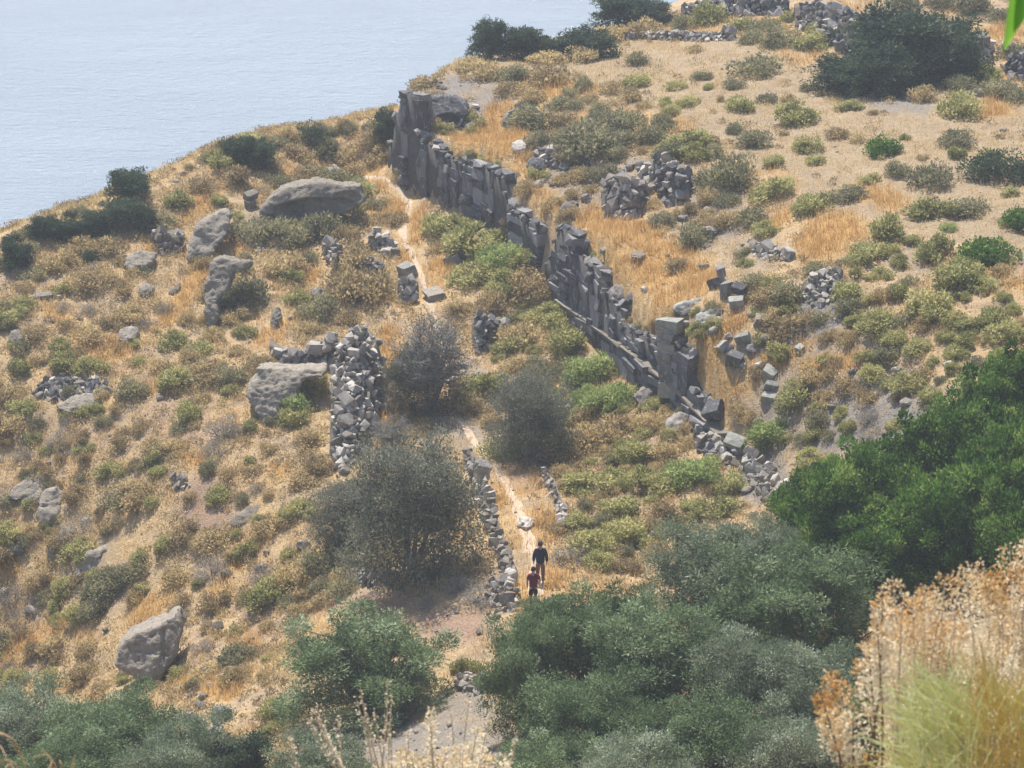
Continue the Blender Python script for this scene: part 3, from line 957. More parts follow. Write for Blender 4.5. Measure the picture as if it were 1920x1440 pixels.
stone_face('terrace_wall', [(1128, 352, 400), (1145, 325, 412), (1170, 318, 415), (1195, 335, 410), (1215, 352, 385)], 15, 52, STONES['round'] + RB, 'heap of rounded boulders on the bank above the wall', 'stone heap', seed=7)
stone_face('terrace_wall', [(1190, 300, 322), (1215, 295, 345), (1240, 292, 368), (1262, 296, 388), (1280, 308, 384), (1298, 312, 350)], 14, 60, RB + BS, 'tumbled terrace wall at the foot of the dry field', seed=8)
stone_face('rubble_line', [(1405, 455, 472), (1425, 452, 485), (1450, 460, 488), (1475, 468, 492), (1490, 474, 490)], 11, 35, RB, 'low rubble line across the bank beside the orange knoll', 'stone heap', seed=9)
stone_face('rubble_patch', [(1500, 548, 566), (1520, 522, 572), (1545, 505, 572), (1565, 502, 562), (1576, 510, 540)], 10.5, 45, RB, 'round patch of small rubble beside spurge bushes on the bank', 'stone heap', seed=10)
stone_face('terrace_wall', [(1278, 4, 32), (1310, 0, 36), (1350, -6, 34), (1395, -8, 30), (1440, -6, 30), (1480, -4, 28)], 11, 55, BS + RB, 'long grey terrace wall at the top edge above the field', seed=11)
stone_face('terrace_wall', [(1150, 66, 76), (1200, 60, 74), (1260, 58, 76), (1320, 56, 78), (1380, 54, 76)], 9.5, 50, RB, 'low stone wall half hidden by scrub along the field', seed=12)
stone_face('rubble_slope', [(1490, 4, 54), (1515, 0, 62), (1545, -4, 80), (1575, 8, 100), (1600, 18, 112), (1625, 26, 84), (1645, 32, 52)], 11.5, 38, BS + RB, 'broad slope of tumbled grey stones at the top of the field', 'stone heap', seed=13)
stone_face('stone_heap', [(1812, 70, 98), (1828, 62, 112), (1845, 66, 118), (1862, 78, 112)], 11, 55, RB, 'stone heap beside the large dark evergreen above the field', 'stone heap', seed=14)
stone_face('stone_heap', [(1880, 120, 138), (1900, 102, 150), (1920, 95, 155), (1940, 95, 150)], 11, 50, BS, 'dark stone bank at the far edge of the field', 'stone heap', seed=15)
stone_face('rubble_heap', [(282, 434, 462), (298, 432, 474), (315, 434, 480), (330, 432, 478), (342, 440, 466)], 10, 55, RB + PL, 'white rubble heap below a dark shrub near the sea', 'stone heap', seed=16)
stone_face('slate_heap', [(690, 440, 458), (708, 428, 478), (725, 440, 482), (744, 462, 484)], 12, 42, RB, 'heap of flat slates left of the upper footpath', 'stone heap', flat=True, aspect=.8, seed=17)
stone_face('slate_heap', [(666, 490, 505), (685, 484, 518), (710, 486, 515), (722, 494, 508)], 11, 45, BS + RB, 'dark rubble heap below the slates beside the path', 'stone heap', seed=18)
stone_face('rubble_stack', [(603, 452, 476), (618, 442, 500), (632, 448, 510), (640, 462, 490)], 10, 62, RB, 'narrow stack of rubble below the hollow rock face', 'stone heap', seed=19)
stone_face('rubble_stack', [(745, 522, 560), (760, 522, 572), (776, 522, 572), (782, 528, 562)], 11.5, 70, RB, 'small stone pillar under the square block above the bare tree', 'stone heap', seed=20)
stone_face('scree', [(1385, 845, 868), (1405, 842, 900), (1430, 858, 942), (1452, 880, 950), (1476, 905, 945)], 12.5, 30, RB, 'grey scree of loose stones at the lower tip of the wall', 'stone heap', seed=21, core=False)
stone_face('terrace_wall', [(662, 1076, 1094), (690, 1066, 1100), (720, 1064, 1100), (745, 1070, 1098)], 12, 65, BS, 'dark low terrace wall under the big grey-green tree', seed=22)
stone_face('stone_pile', [(312, 900, 914), (325, 890, 918), (345, 892, 920), (356, 904, 916)], 11, 35, RB, 'small grey stone pile on the bare slope', 'stone heap', seed=23)
stone_face('rubble_patch', [(1000, 285, 300), (1030, 270, 312), (1055, 285, 318), (1065, 300, 316)], 11, 38, RB + BS, 'rubble among scrub above the middle of the wall', 'stone heap', seed=24)
stone_face('rubble_patch', [(940, 225, 245), (955, 208, 245), (975, 200, 240), (985, 215, 232)], 10, 40, RB + BS, 'dark rubble below scrub beside the orange grass strip', 'stone heap', seed=25)
stone_face('rubble_patch', [(905, 1090, 1125), (925, 1075, 1140), (945, 1085, 1150), (962, 1100, 1150), (968, 1105, 1140)], 13, 30, RB, 'rubble spilling below the low path wall', 'stone heap', seed=26, core=False)
stone_face('rubble_patch', [(1290, 805, 822), (1310, 800, 845), (1345, 810, 870), (1385, 835, 880)], 15, 32, RB + BS, 'tumbled wall stones below the tip of the ancient wall', 'stone heap', seed=27, core=False)
stone_face('rubble_patch', [(60, 725, 745), (90, 705, 750), (125, 700, 748), (160, 705, 745), (205, 710, 738)], 11, 30, RB + BS, 'grey rubble shelf high on the open slope', 'stone heap', seed=28, core=False)
stone_face('rubble_patch', [(850, 1270, 1290), (870, 1262, 1300), (895, 1258, 1305), (915, 1270, 1300)], 11, 20, RB, 'loose stones on the dirt beside the olive trees', 'stone heap', seed=29, core=False)

# ------------------------------------------------------------------ outcrops: traced outlines given their own thickness
def outcrop(name, poly, label, lean=72, depth=2.2, dents=(), mat=None, seed=0, voxel=0.11, bulge=0.35, layers=0.0, rough=0.17):
    """a rock mass whose front has the given outline (pixels); stands on the ground at the lowest outline point"""
    T = math.tan(rad(min(80, lean * 0.68)))
    lo = max(poly, key=lambda p: p[1])
    us = [p[0] for p in poly]; vs = [p[1] for p in poly]
    foot = P(lo[0], lo[1])
    def on_face(u, v):
        _, mz = ray_mx(u, v)
        y = float((foot.z - T * foot.y) / (mz - T))
        return Vector([float(c) for c in at_y(u, v, y)])
    pts = [on_face(u, v) - foot for u, v in poly]
    bm = bmesh.new()
    front = [bm.verts.new(p) for p in pts]
    back = [bm.verts.new(p * 1.0 + Vector((0, depth, -0.25))) for p in pts]
    n = len(pts)
    bm.faces.new(front); bm.faces.new(back[::-1])
    for i in range(n):
        bm.faces.new((front[i], back[i], back[(i + 1) % n], front[(i + 1) % n]))
    bmesh.ops.recalc_face_normals(bm, faces=bm.faces)
    bmesh.ops.triangulate(bm, faces=bm.faces)
    me = bm_mesh('rock_raw', bm)
    tmp = bpy.data.objects.new('tmp', me); COL.objects.link(tmp)
    md = tmp.modifiers.new('r', 'REMESH'); md.mode = 'VOXEL'; md.voxel_size = voxel
    ms = tmp.modifiers.new('s', 'SMOOTH'); ms.factor = 0.6; ms.iterations = 3
    dg = bpy.context.evaluated_depsgraph_get()
    me2 = bpy.data.meshes.new_from_object(tmp.evaluated_get(dg))
    bpy.data.objects.remove(tmp)
    nv = len(me2.vertices)
    co = np.zeros(nv * 3); me2.vertices.foreach_get('co', co); co = co.reshape(-1, 3)
    nr = np.zeros(nv * 3); me2.vertex_normals.foreach_get('vector', nr); nr = nr.reshape(-1, 3)
    off = Vector((seed * 3.1, seed * 1.7, seed * 2.3))
    disp = np.array([mnoise.noise(Vector(c) * 0.9 + off) * 0.9 + mnoise.noise(Vector(c) * 2.6 + off) * 0.42 + mnoise.noise(Vector((c[0] * 6, c[1] * 6, c[2] * 4)) + off) * 0.2
                     - 0.5 * max(0.0, mnoise.noise(Vector((c[0] * 2.2, c[1] * 2.2, c[2] * 0.5)) + off) - 0.25) for c in co])
    for i_, c in enumerate(co):
        ds, _ = mnoise.voronoi(Vector((c[0] * 1.1, c[1] * 1.1, c[2] * .8)) + off)
        disp[i_] += .75 * (ds[0] - .45) - (1.5 * max(0, .06 - (ds[1] - ds[0])) * 5)
        disp[i_] += .35 * mnoise.noise(Vector(c) * 9 + off)
    co = co + nr * disp[:, None] * rough
    # bulge the face towards the viewer and press the hollows in
    pu, pv = project(co[:, 0] + foot.x, co[:, 1] + foot.y, co[:, 2] + foot.z)
    cu, cv = (min(us) + max(us)) / 2, (min(vs) + max(vs)) / 2
    rr_ = np.hypot((pu - cu) / (max(us) - min(us)) * 2, (pv - cv) / (max(vs) - min(vs)) * 2)
    frontness = np.clip(1 - (co[:, 1] - co[:, 1].min()) / (depth + 0.1), 0, 1)
    co[:, 1] -= bulge * np.clip(1 - rr_ ** 2, 0, 1) * frontness
    for (du, dv, dr_u, dr_v, dd) in dents:
        k = np.clip(1 - ((pu - du) / dr_u) ** 2 - ((pv - dv) / dr_v) ** 2, 0, 1)
        co[:, 1] += dd * np.sqrt(k) * frontness
    me2.vertices.foreach_set('co', co.ravel()); me2.update()
    for p in me2.polygons:
        p.use_smooth = True
    me2.materials.clear()
    o = add(name, me2, mat or M_PALE, loc=foot)
    tag(o, label, 'rock', 'rock outcrops on the hillside')
    OCCUPIED.append(poly)
    OUTLINES.append(poly)
    return o

outcrop('rock_outcrop', [(352, 490), (354, 455), (372, 420), (400, 400), (422, 393), (432, 405), (424, 440), (402, 470), (385, 494)], 'smooth leaning grey slab of rock with rounded top', 76, 1.6, [(395, 445, 22, 30, .25)], seed=1)
outcrop('rock_outcrop', [(392, 520), (395, 490), (415, 480), (440, 486), (470, 492), (462, 505), (434, 512), (428, 540), (404, 565), (410, 590), (398, 625), (386, 622), (388, 580), (378, 545)],
        'pale pillar-like outcrop with an overhanging head beside orange grass', 80, 1.3, [(418, 522, 20, 10, .5), (450, 512, 12, 7, .6)], seed=2, voxel=.09)
outcrop('rock_outcrop', [(490, 420), (492, 392), (505, 368), (540, 352), (590, 340), (640, 346), (676, 346), (684, 376), (662, 396), (630, 408), (590, 420), (540, 424)],
        'broad shaded rock face with a shallow hollow under a brow', 96, 2.0, [(600, 392, 75, 22, 1.1), (540, 398, 30, 18, .8), (508, 414, 12, 12, .6), (650, 372, 26, 14, .6)], seed=3)
outcrop('rock_outcrop', [(462, 742), (466, 728), (490, 700), (480, 692), (500, 690), (560, 692), (612, 692), (606, 706), (572, 712), (556, 730), (560, 745), (540, 764), (512, 790), (490, 796), (478, 770)],
        'pale undercut rock with a sharp left corner below the terrace wall', 78, 1.8, [(590, 716, 26, 10, .5), (535, 770, 14, 18, .5)], seed=4, voxel=.09)
outcrop('rock_outcrop', [(14, 935), (22, 912), (50, 897), (85, 890), (106, 902), (98, 925), (72, 950), (50, 942)], 'longer of the paired rounded boulders on the open slope', 60, 1.3, seed=5)
outcrop('rock_outcrop', [(70, 970), (74, 935), (88, 918), (108, 914), (120, 928), (114, 955), (100, 985), (80, 988)], 'upright one of the paired rounded boulders on the open slope', 74, 1.2, seed=6)
outcrop('rock_outcrop', [(142, 1082), (150, 1050), (160, 1030), (192, 1030), (210, 1003), (240, 990), (256, 966), (270, 960), (266, 985), (275, 1015), (268, 1045), (240, 1072), (200, 1075), (160, 1088)],
        'broad overhanging grey rock split by a dark crack', 80, 1.7, [(194, 1050, 5, 26, .35), (215, 1080, 36, 10, .5)], seed=7, voxel=.09)
outcrop('rock_outcrop', [(215, 1250), (222, 1215), (240, 1190), (268, 1182), (300, 1172), (330, 1150), (340, 1180), (330, 1230), (312, 1258), (295, 1285), (268, 1278), (236, 1262)],
        'tall grey rock face behind the olive grove in the lower corner', 88, 2.0, [(307, 1210, 5, 36, .3), (262, 1220, 20, 30, .2)], seed=8, voxel=.1)
outcrop('rock_outcrop', [(432, 985), (442, 965), (470, 948), (500, 938), (528, 930), (522, 952), (490, 975), (470, 994), (448, 995)], 'half-buried flat grey rock below scrub', 50, 1.2, seed=9)
outcrop('rock_outcrop', [(220, 635), (222, 618), (236, 611), (254, 614), (260, 628), (252, 644), (234, 648)], 'squat round boulder in pale soil beside orange grass', 68, 1.0, seed=10, voxel=.09)
outcrop('rock_outcrop', [(508, 620), (510, 590), (516, 573), (526, 574), (528, 592), (518, 618)], 'slim upright pale stone in dry scrub', 82, .5, seed=11, voxel=.07)
outcrop('rock_outcrop', [(316, 552), (320, 540), (332, 530), (340, 527), (338, 540), (326, 554)], 'small tilted pale stone left of the orange grass strip', 60, .6, seed=12, voxel=.07)
outcrop('rock_outcrop', [(256, 550), (260, 536), (275, 532), (288, 538), (286, 552), (270, 558)], 'small grey boulder sunk in golden scrub', 66, .7, seed=13, voxel=.07)
outcrop('rock_outcrop', [(232, 498), (238, 480), (262, 470), (290, 476), (284, 496), (262, 510), (246, 512)], 'low grey ledge below the white rubble heap', 55, .9, seed=14, voxel=.08)
outcrop('rock_outcrop', [(100, 760), (130, 745), (165, 742), (200, 748), (196, 764), (160, 775), (120, 775)], 'long grey ledge among scrub on the open slope', 50, 1.2, seed=15)
outcrop('rock_outcrop', [(103, 855), (110, 842), (132, 836), (172, 828), (184, 826), (178, 836), (136, 850), (120, 860)], 'pale flat ledge on the open slope', 40, .9, seed=16, voxel=.08)
outcrop('rock_outcrop', [(86, 1045), (92, 1025), (102, 1014), (118, 1026), (116, 1044), (100, 1050)], 'small pale boulder left of the broad overhanging rock', 66, .7, seed=17, voxel=.07)
outcrop('rock_outcrop', [(14, 650), (18, 620), (36, 612), (48, 628), (40, 650)], 'grey boulder half hidden near the photo edge', 66, .8, seed=18, voxel=.08)
outcrop('rock_outcrop', [(1186, 745), (1205, 728), (1232, 722), (1246, 738), (1236, 762), (1205, 768)], 'rough boulder at the foot of the wall ledge', 60, 1.0, seed=19, mat=M_ROUND, voxel=.08)
outcrop('rock_outcrop', [(1248, 810), (1254, 790), (1272, 774), (1292, 778), (1288, 798), (1262, 818)], 'rough dark boulder below the wall ledge', 62, .8, seed=20, mat=M_ROUND, voxel=.08)
outcrop('rock_outcrop', [(1302, 812), (1308, 796), (1330, 788), (1352, 796), (1350, 812), (1322, 822)], 'knobbly grey boulder beside the lower tip of the wall', 60, .8, seed=21, mat=M_ROUND, voxel=.08)
outcrop('rock_outcrop', [(1262, 640 - 58), (1266, 572), (1290, 564), (1326, 556), (1340, 562), (1336, 576), (1310, 586), (1280, 594)], 'long fallen beam block lying across the bank', 80, .9, seed=22, mat=M_BLOCK, voxel=.06, bulge=.1, rough=.09)
outcrop('rock_outcrop', [(1302, 606), (1308, 592), (1330, 582), (1358, 574), (1362, 590), (1340, 606), (1318, 616)], 'rounded grey block beneath the fallen beam block', 60, .8, seed=23, mat=M_BLOCK, voxel=.07)
outcrop('rock_outcrop', [(1144, 568), (1146, 548), (1156, 537), (1172, 540), (1176, 556), (1168, 570)], 'round brown boulder perched above the wall', 75, .8, seed=24, mat=M_ROUND, voxel=.06)
outcrop('rock_outcrop', [(1170, 568), (1180, 550), (1196, 548), (1194, 562), (1184, 570)], 'pointed grey boulder beside the round brown boulder', 70, .6, seed=25, mat=M_BASALT, voxel=.06)
outcrop('rock_outcrop', [(795, 200), (800, 184), (822, 180), (850, 182), (872, 192), (880, 210), (864, 236), (838, 246), (812, 232)], 'massive dark tilted slabs behind the tall end of the wall', 72, 1.8, [(840, 225, 25, 14, .8)], seed=26, mat=M_BASALT, voxel=.09)
outcrop('rock_outcrop', [(868, 232), (878, 222), (896, 216), (904, 222), (890, 236), (874, 242)], 'pale flat slab below the massive tilted slabs', 45, .7, seed=27, mat=M_RUBBLE, voxel=.07)
outcrop('rock_outcrop', [(958, 282), (962, 266), (978, 260), (990, 268), (984, 284), (968, 290)], 'light grey boulder above the middle of the upper wall', 68, .8, seed=28, mat=M_RUBBLE, voxel=.07)
outcrop('rock_outcrop', [(990, 312), (996, 298), (1014, 296), (1026, 308), (1022, 326), (1004, 324)], 'dark blocky boulder above the upper wall', 68, .8, seed=29, mat=M_BASALT, voxel=.07)
outcrop('rock_outcrop', [(946, 412), (954, 398), (972, 388), (984, 394), (978, 410), (958, 418)], 'rounded grey boulder leaning over the wall near its gap', 60, .8, seed=30, mat=M_BASALT, voxel=.07)
outcrop('rock_outcrop', [(932, 346), (940, 332), (958, 330), (964, 342), (954, 356), (936, 356)], 'square grey boulder topping the upper wall', 74, .8, seed=31, mat=M_BLOCK, voxel=.06)
outcrop('rock_outcrop', [(934, 372), (950, 358), (962, 356), (960, 366), (944, 376)], 'flat ledge stone jutting from the upper wall', 55, .7, seed=32, mat=M_BLOCK, voxel=.06)
outcrop('rock_outcrop', [(1048, 398), (1056, 384), (1074, 376), (1084, 382), (1074, 398), (1058, 406)], 'brown boulder in orange grass above the wall gap', 60, .8, seed=33, mat=M_ROUND, voxel=.07)
outcrop('rock_outcrop', [(606, 332), (610, 316), (626, 311), (640, 318), (636, 332), (620, 340)], 'dark boulder at the upper end of the footpath', 70, .8, seed=34, mat=M_ROUND, voxel=.07)
outcrop('rock_outcrop', [(582, 560), (584, 546), (598, 540), (612, 546), (608, 560), (594, 566)], 'dark cracked boulder in scrub below the narrow rubble stack', 66, .7, seed=35, mat=M_ROUND, voxel=.07)
outcrop('rock_outcrop', [(972, 988), (974, 976), (986, 969), (1000, 972), (1000, 984), (988, 992)], 'flat grey stone lying on the footpath ahead of the walkers', 55, .6, seed=36, mat=M_RUBBLE, voxel=.05)
outcrop('rock_outcrop', [(1036, 988), (1042, 972), (1058, 970), (1062, 984), (1052, 994)], 'pale boulder closing the stone edging by the footpath', 62, .6, seed=37, mat=M_RUBBLE, voxel=.06)
outcrop('rock_outcrop', [(938, 1100), (942, 1080), (952, 1066), (966, 1070), (968, 1090), (960, 1104)], 'big grey boulder at the near end of the path wall', 72, .7, seed=38, mat=M_RUBBLE, voxel=.06)

# blocks that lie or stand singly: pixel of the foot, size in pixels (w, h), kind, tilt
def lone_block(u, v, w, h, kind, label, tilt=0, yaw=0, depth=None, name='fallen_block', cat='stone block', lift=0):
    b = P(u, v); m_ = px_m(b.y)
    o = add(name, random.choice(BLOCKS[kind]), loc=b + Vector((0, 0.12, h * m_ * 0.30 + lift * m_)))
    o.scale = (w * m_, (depth or max(w, h) * 0.7) * m_, h * m_ * 1.05)
    o.rotation_euler = (rad(random.uniform(-16, 10)), rad(tilt * 1.3 + random.uniform(-7, 7)), rad(yaw + random.uniform(-25, 25)))
    q_ = normal_at(b.x, b.y, .8).lerp(Vector((0, 0, 1)), .4).to_track_quat('Z', 'Y')
    o.rotation_euler = (q_ @ Euler(o.rotation_euler).to_quaternion()).to_euler()
    tag(o, label, cat)
    OCCUPIED.append([(u - w / 2, v - h - lift), (u + w / 2, v - h - lift), (u + w / 2, v), (u - w / 2, v)])
    return o
lone_block(763, 520, 32, 24, 'hewn', 'square grey block on a small stone pillar above the bare tree', 0, 8, lift=0)
lone_block(815, 560, 46, 14, 'pale', 'flat pale slab lying across the footpath below the square block', 2, 10)
lone_block(1395, 648, 26, 20, 'hewn', 'grey cut block among loose stones right of the pillar', -8, 20)
lone_block(1362, 560, 16, 32, 'hewn', 'upright block of the ruined bank right of the beam', 4, 15)
lone_block(1385, 562, 24, 16, 'basalt', 'dark block topping the ruined bank right of the beam', 8, 10, lift=14)
lone_block(1382, 580, 28, 20, 'hewn', 'broad lower block of the ruined bank right of the beam', 0, 5)
lone_block(1352, 520, 18, 22, 'basalt', 'dark boulder-like block on the bank above the beam', 10, 20)
lone_block(1345, 540, 28, 20, 'basalt', 'cracked block in orange grass above the fallen beam', -10, 35)
lone_block(1376, 690, 26, 32, 'basalt', 'split block pointing uphill below the cut block', 25, 30)
lone_block(1352, 655, 30, 12, 'hewn', 'thin slab lying below the rounded grey block', -12, 20)
lone_block(1430, 612, 28, 18, 'pale', 'pale rounded block on the bare grey bank', 10, 10)
lone_block(1502, 664, 18, 14, 'hewn', 'small grey block alone on the orange bank', 5, 10)
lone_block(1444, 712, 28, 18, 'hewn', 'topmost of the line of blocks beside the yellow-green bush', 15, 25)
lone_block(1446, 735, 24, 18, 'hewn', 'second of the line of blocks beside the yellow-green bush', 20, 25)
lone_block(1442, 757, 26, 16, 'hewn', 'lowest of the line of blocks beside the yellow-green bush', 22, 25)
lone_block(1345, 790, 34, 46, 'basalt', 'large upright basalt block near the lower tip of the wall', 3, 25)
lone_block(1378, 852, 38, 34, 'hewn', 'big grey block leaning in the scree below the wall tip', 20, 20)
lone_block(1410, 876, 30, 24, 'hewn', 'grey block in the scree below the leaning block', -15, 30)
lone_block(1864, 700, 30, 24, 'pale', 'pale square block above the evergreen thicket', 0, 10)
lone_block(471, 388, 22, 12, 'pale', 'upper of the two balanced stones beside the hollow rock', -6, 12, lift=16)
lone_block(470, 392, 18, 18, 'pale', 'lower of the two balanced stones beside the hollow rock', 0, 10)
lone_block(80, 560, 34, 10, 'pale', 'flat pale slab lying on the upper open slope', -5, 5)
lone_block(386, 1270, 18, 24, 'basalt', 'dark pointed block on the slope above the boulder heap', 12, 40)
lone_block(416, 1352, 40, 26, 'basalt', 'dark squared block beside the lowest boulder heap', 3, 10)
lone_block(420, 1248, 30, 14, 'pale', 'tilted pale slab above the lowest boulder heap', -28, 15)
lone_block(408, 1180, 30, 12, 'pale', 'pale slab lying on the slope right of the tall rock face', -20, 10)
lone_block(848, 496, 30, 16, 'basalt', 'flat dark slab below the path beside spurge bushes', -15, 10)
lone_block(850, 472, 24, 14, 'basalt', 'dark block half hidden by scrub beside the path', 10, 10)
lone_block(815, 214, 20, 10, 'pale', 'thin pale slab wedged behind the tall end of the wall', -18, 30)
lone_block(1060, 760, 20, 12, 'basalt', 'dark stone in the scrub below the bright spurge', 12, 30)

# pillar of stacked blocks that stands up from the lower wall
def pillar():
    u0 = 1254; y = wall_at(1254) - 0.15
    b = Vector([float(c) for c in at_y(u0, 738, y)])
    root = add('block_pillar', None, loc=b)
    tag(root, 'tall pillar of stacked pale blocks standing on the lower wall', 'stone pillar')
    m_ = px_m(y); z = -0.2
    rr = random.Random(3)
    for h, w, dx in ((30, 44, 4), (34, 42, 6), (24, 44, 0), (20, 46, 2), (18, 44, 0), (24, 50, 2)):
        o = add('block', rr.choice(BLOCKS['hewn']), parent=root, loc=(dx * m_, 0.25, z + h * m_ * .5), rot=(rr.uniform(-.04, .04), rr.uniform(-.06, .06), rad(-38) + rr.uniform(-.12, .12)))
        o.scale = (w * m_ * .86, .8, h * m_ * 1.02)
        z += h * m_ * 1.0
    OCCUPIED.append([(1228, 585), (1285, 585), (1285, 720), (1228, 720)])
pillar()

# loose boulders: pixel foot, width, kind
LOOSE = [(330, 1362, 34, 'round'), (352, 1385, 36, 'rubble'), (378, 1392, 34, 'pale'), (402, 1380, 34, 'rubble'), (350, 1350, 30, 'round'), (376, 1330, 30, 'basalt'), (382, 1312, 24, 'rubble'),
         (396, 1290, 24, 'pale'), (415, 1275, 26, 'rubble'), (436, 1262, 26, 'pale'), (360, 1308, 22, 'basalt'), (30, 1040, 34, 'basalt'), (58, 1150, 30, 'pale'), (200, 1186, 18, 'basalt'),
         (8, 1115, 26, 'pale'), (490, 1070, 26, 'pale'), (462, 1052, 18, 'pale'), (570, 1030, 34, 'pale'), (605, 1000, 26, 'pale'), (425, 1080, 24, 'pale'), (300, 750, 18, 'pale'),
         (400, 1150, 18, 'rubble'), (1395, 690, 20, 'rubble'), (1410, 660, 22, 'basalt'), (1338, 628, 24, 'rubble'), (1365, 640, 20, 'rubble'), (1425, 690, 22, 'rubble'), (1330, 760, 20, 'rubble'),
         (1300, 740, 18, 'rubble'), (1400, 640, 16, 'basalt'), (1320, 505, 20, 'basalt'), (1350, 590, 18, 'basalt'), (1075, 372, 22, 'basalt'), (1100, 378, 26, 'round'), (1062, 300, 22, 'rubble'),
         (1098, 312, 22, 'basalt'), (1110, 345, 18, 'rubble'), (1010, 350, 20, 'rubble'), (1020, 342, 14, 'pale'), (905, 330, 22, 'rubble'), (925, 345, 16, 'rubble'), (890, 205, 18, 'rubble'),
         (880, 225, 20, 'rubble'), (1330, 440, 34, 'basalt'), (1325, 400, 20, 'rubble'), (1600, 700, 18, 'rubble'), (1640, 745, 20, 'rubble'), (1560, 770, 22, 'pale'), (1700, 760, 30, 'rubble'),
         (1680, 700, 20, 'rubble'), (1780, 690, 26, 'rubble'), (1790, 660, 18, 'basalt'), (1440, 940, 24, 'pale'), (1400, 925, 22, 'rubble'), (1810, 185, 24, 'pale'), (1835, 180, 22, 'pale'),
         (1480, 90, 16, 'rubble'), (940, 580, 20, 'rubble'), (870, 690, 18, 'rubble'), (1065, 770, 26, 'rubble'), (1040, 775, 18, 'rubble'), (895, 1130, 26, 'rubble'), (930, 1160, 22, 'pale'),
         (900, 1190, 18, 'rubble'), (862, 1290, 20, 'basalt'), (640, 1000, 22, 'rubble'), (660, 340, 14, 'pale'), (680, 350, 18, 'rubble'), (700, 352, 14, 'rubble'), (560, 430, 14, 'pale'),
         (345, 330, 16, 'round'), (330, 342, 14, 'rubble'), (545, 600, 12, 'pale'), (150, 600, 14, 'pale'), (110, 560, 16, 'pale'), (135, 556, 12, 'pale'), (560, 465, 14, 'pale'),
         (470, 1150, 16, 'rubble'), (500, 1040, 20, 'pale'), (560, 1090, 20, 'rubble'), (250, 870, 14, 'pale'), (160, 980, 14, 'rubble'), (60, 1010, 16, 'pale'), (20, 830, 14, 'pale')]
_rb = random.Random(77)
_bank = [(960, 230), (1250, 300), (1400, 420), (1450, 640), (1330, 700), (1150, 520), (990, 360)]
while len(LOOSE) < 122:
    u_, v_ = _rb.uniform(960, 1450), _rb.uniform(230, 700)
    if bool(in_poly(np.array(u_), np.array(v_), _bank)):
        LOOSE.append((u_, v_, _rb.choice([11, 13, 15, 18, 22, 26]), _rb.choice(['basalt', 'rubble', 'rubble', 'round'])))
COLOR_WORD = {'basalt': 'dark', 'pale': 'pale', 'rubble': 'grey', 'round': 'brown'}
for i_, (u_, v_, w_, k_) in enumerate(LOOSE):
    b_ = P(u_, v_); m_ = px_m(b_.y); rr = random.Random(i_)
    o = add('boulder', rr.choice(BOULDERS[k_]), loc=b_ + Vector((0, .05, w_ * m_ * .14)))
    o.scale = (w_ * m_ * 1.15, w_ * m_, w_ * m_ * rr.uniform(.62, .95))
    o.rotation_euler = (rr.uniform(-.4, .4), rr.uniform(-.4, .4), rr.uniform(0, 6.28))
    size = 'large' if w_ >= 28 else ('small' if w_ < 18 else 'mid-sized')
    tag(o, locate(u_, v_, size + ' ' + COLOR_WORD[k_] + ' boulder'), 'boulder', 'loose boulders on the hillside')

# ------------------------------------------------------------------ leaves
def leaf_quads(pos, nrm, length, width, rng, droop=0.0):
    """diamond leaves at pos; nrm = preferred direction of growth"""
    n = len(pos)
    d = nrm + rng.normal(0, 0.55, (n, 3)); d[:, 2] -= droop
    d /= np.linalg.norm(d, axis=1)[:, None] + 1e-9
    r = rng.normal(0, 1, (n, 3)); s = np.cross(d, r); s /= np.linalg.norm(s, axis=1)[:, None] + 1e-9
    L = (length * rng.uniform(.65, 1.3, n))[:, None]; W = (width * rng.uniform(.7, 1.3, n))[:, None]
    V = np.stack([pos, pos + d * L * .5 + s * W * .5, pos + d * L, pos + d * L * .5 - s * W * .5], 1).reshape(-1, 3)
    F = np.arange(n * 4).reshape(-1, 4)
    return V, F

def clump_cloud(centers, radii, per, rng, squash=1.0, shell=0.55):
    """points scattered through clumps, denser towards their outer skins"""
    k = len(centers)
    d = rng.normal(0, 1, (k, per, 3)); d /= np.linalg.norm(d, axis=2)[:, :, None]
    r = (shell + (1 - shell) * rng.random((k, per, 1))) ** 0.8 * (0.8 + 0.35 * rng.random((k, per, 1)))
    p = centers[:, None] + d * r * radii[:, None, None] * np.array([1, 1, squash])
    return p.reshape(-1, 3), d.reshape(-1, 3), np.repeat(np.arange(k), per)

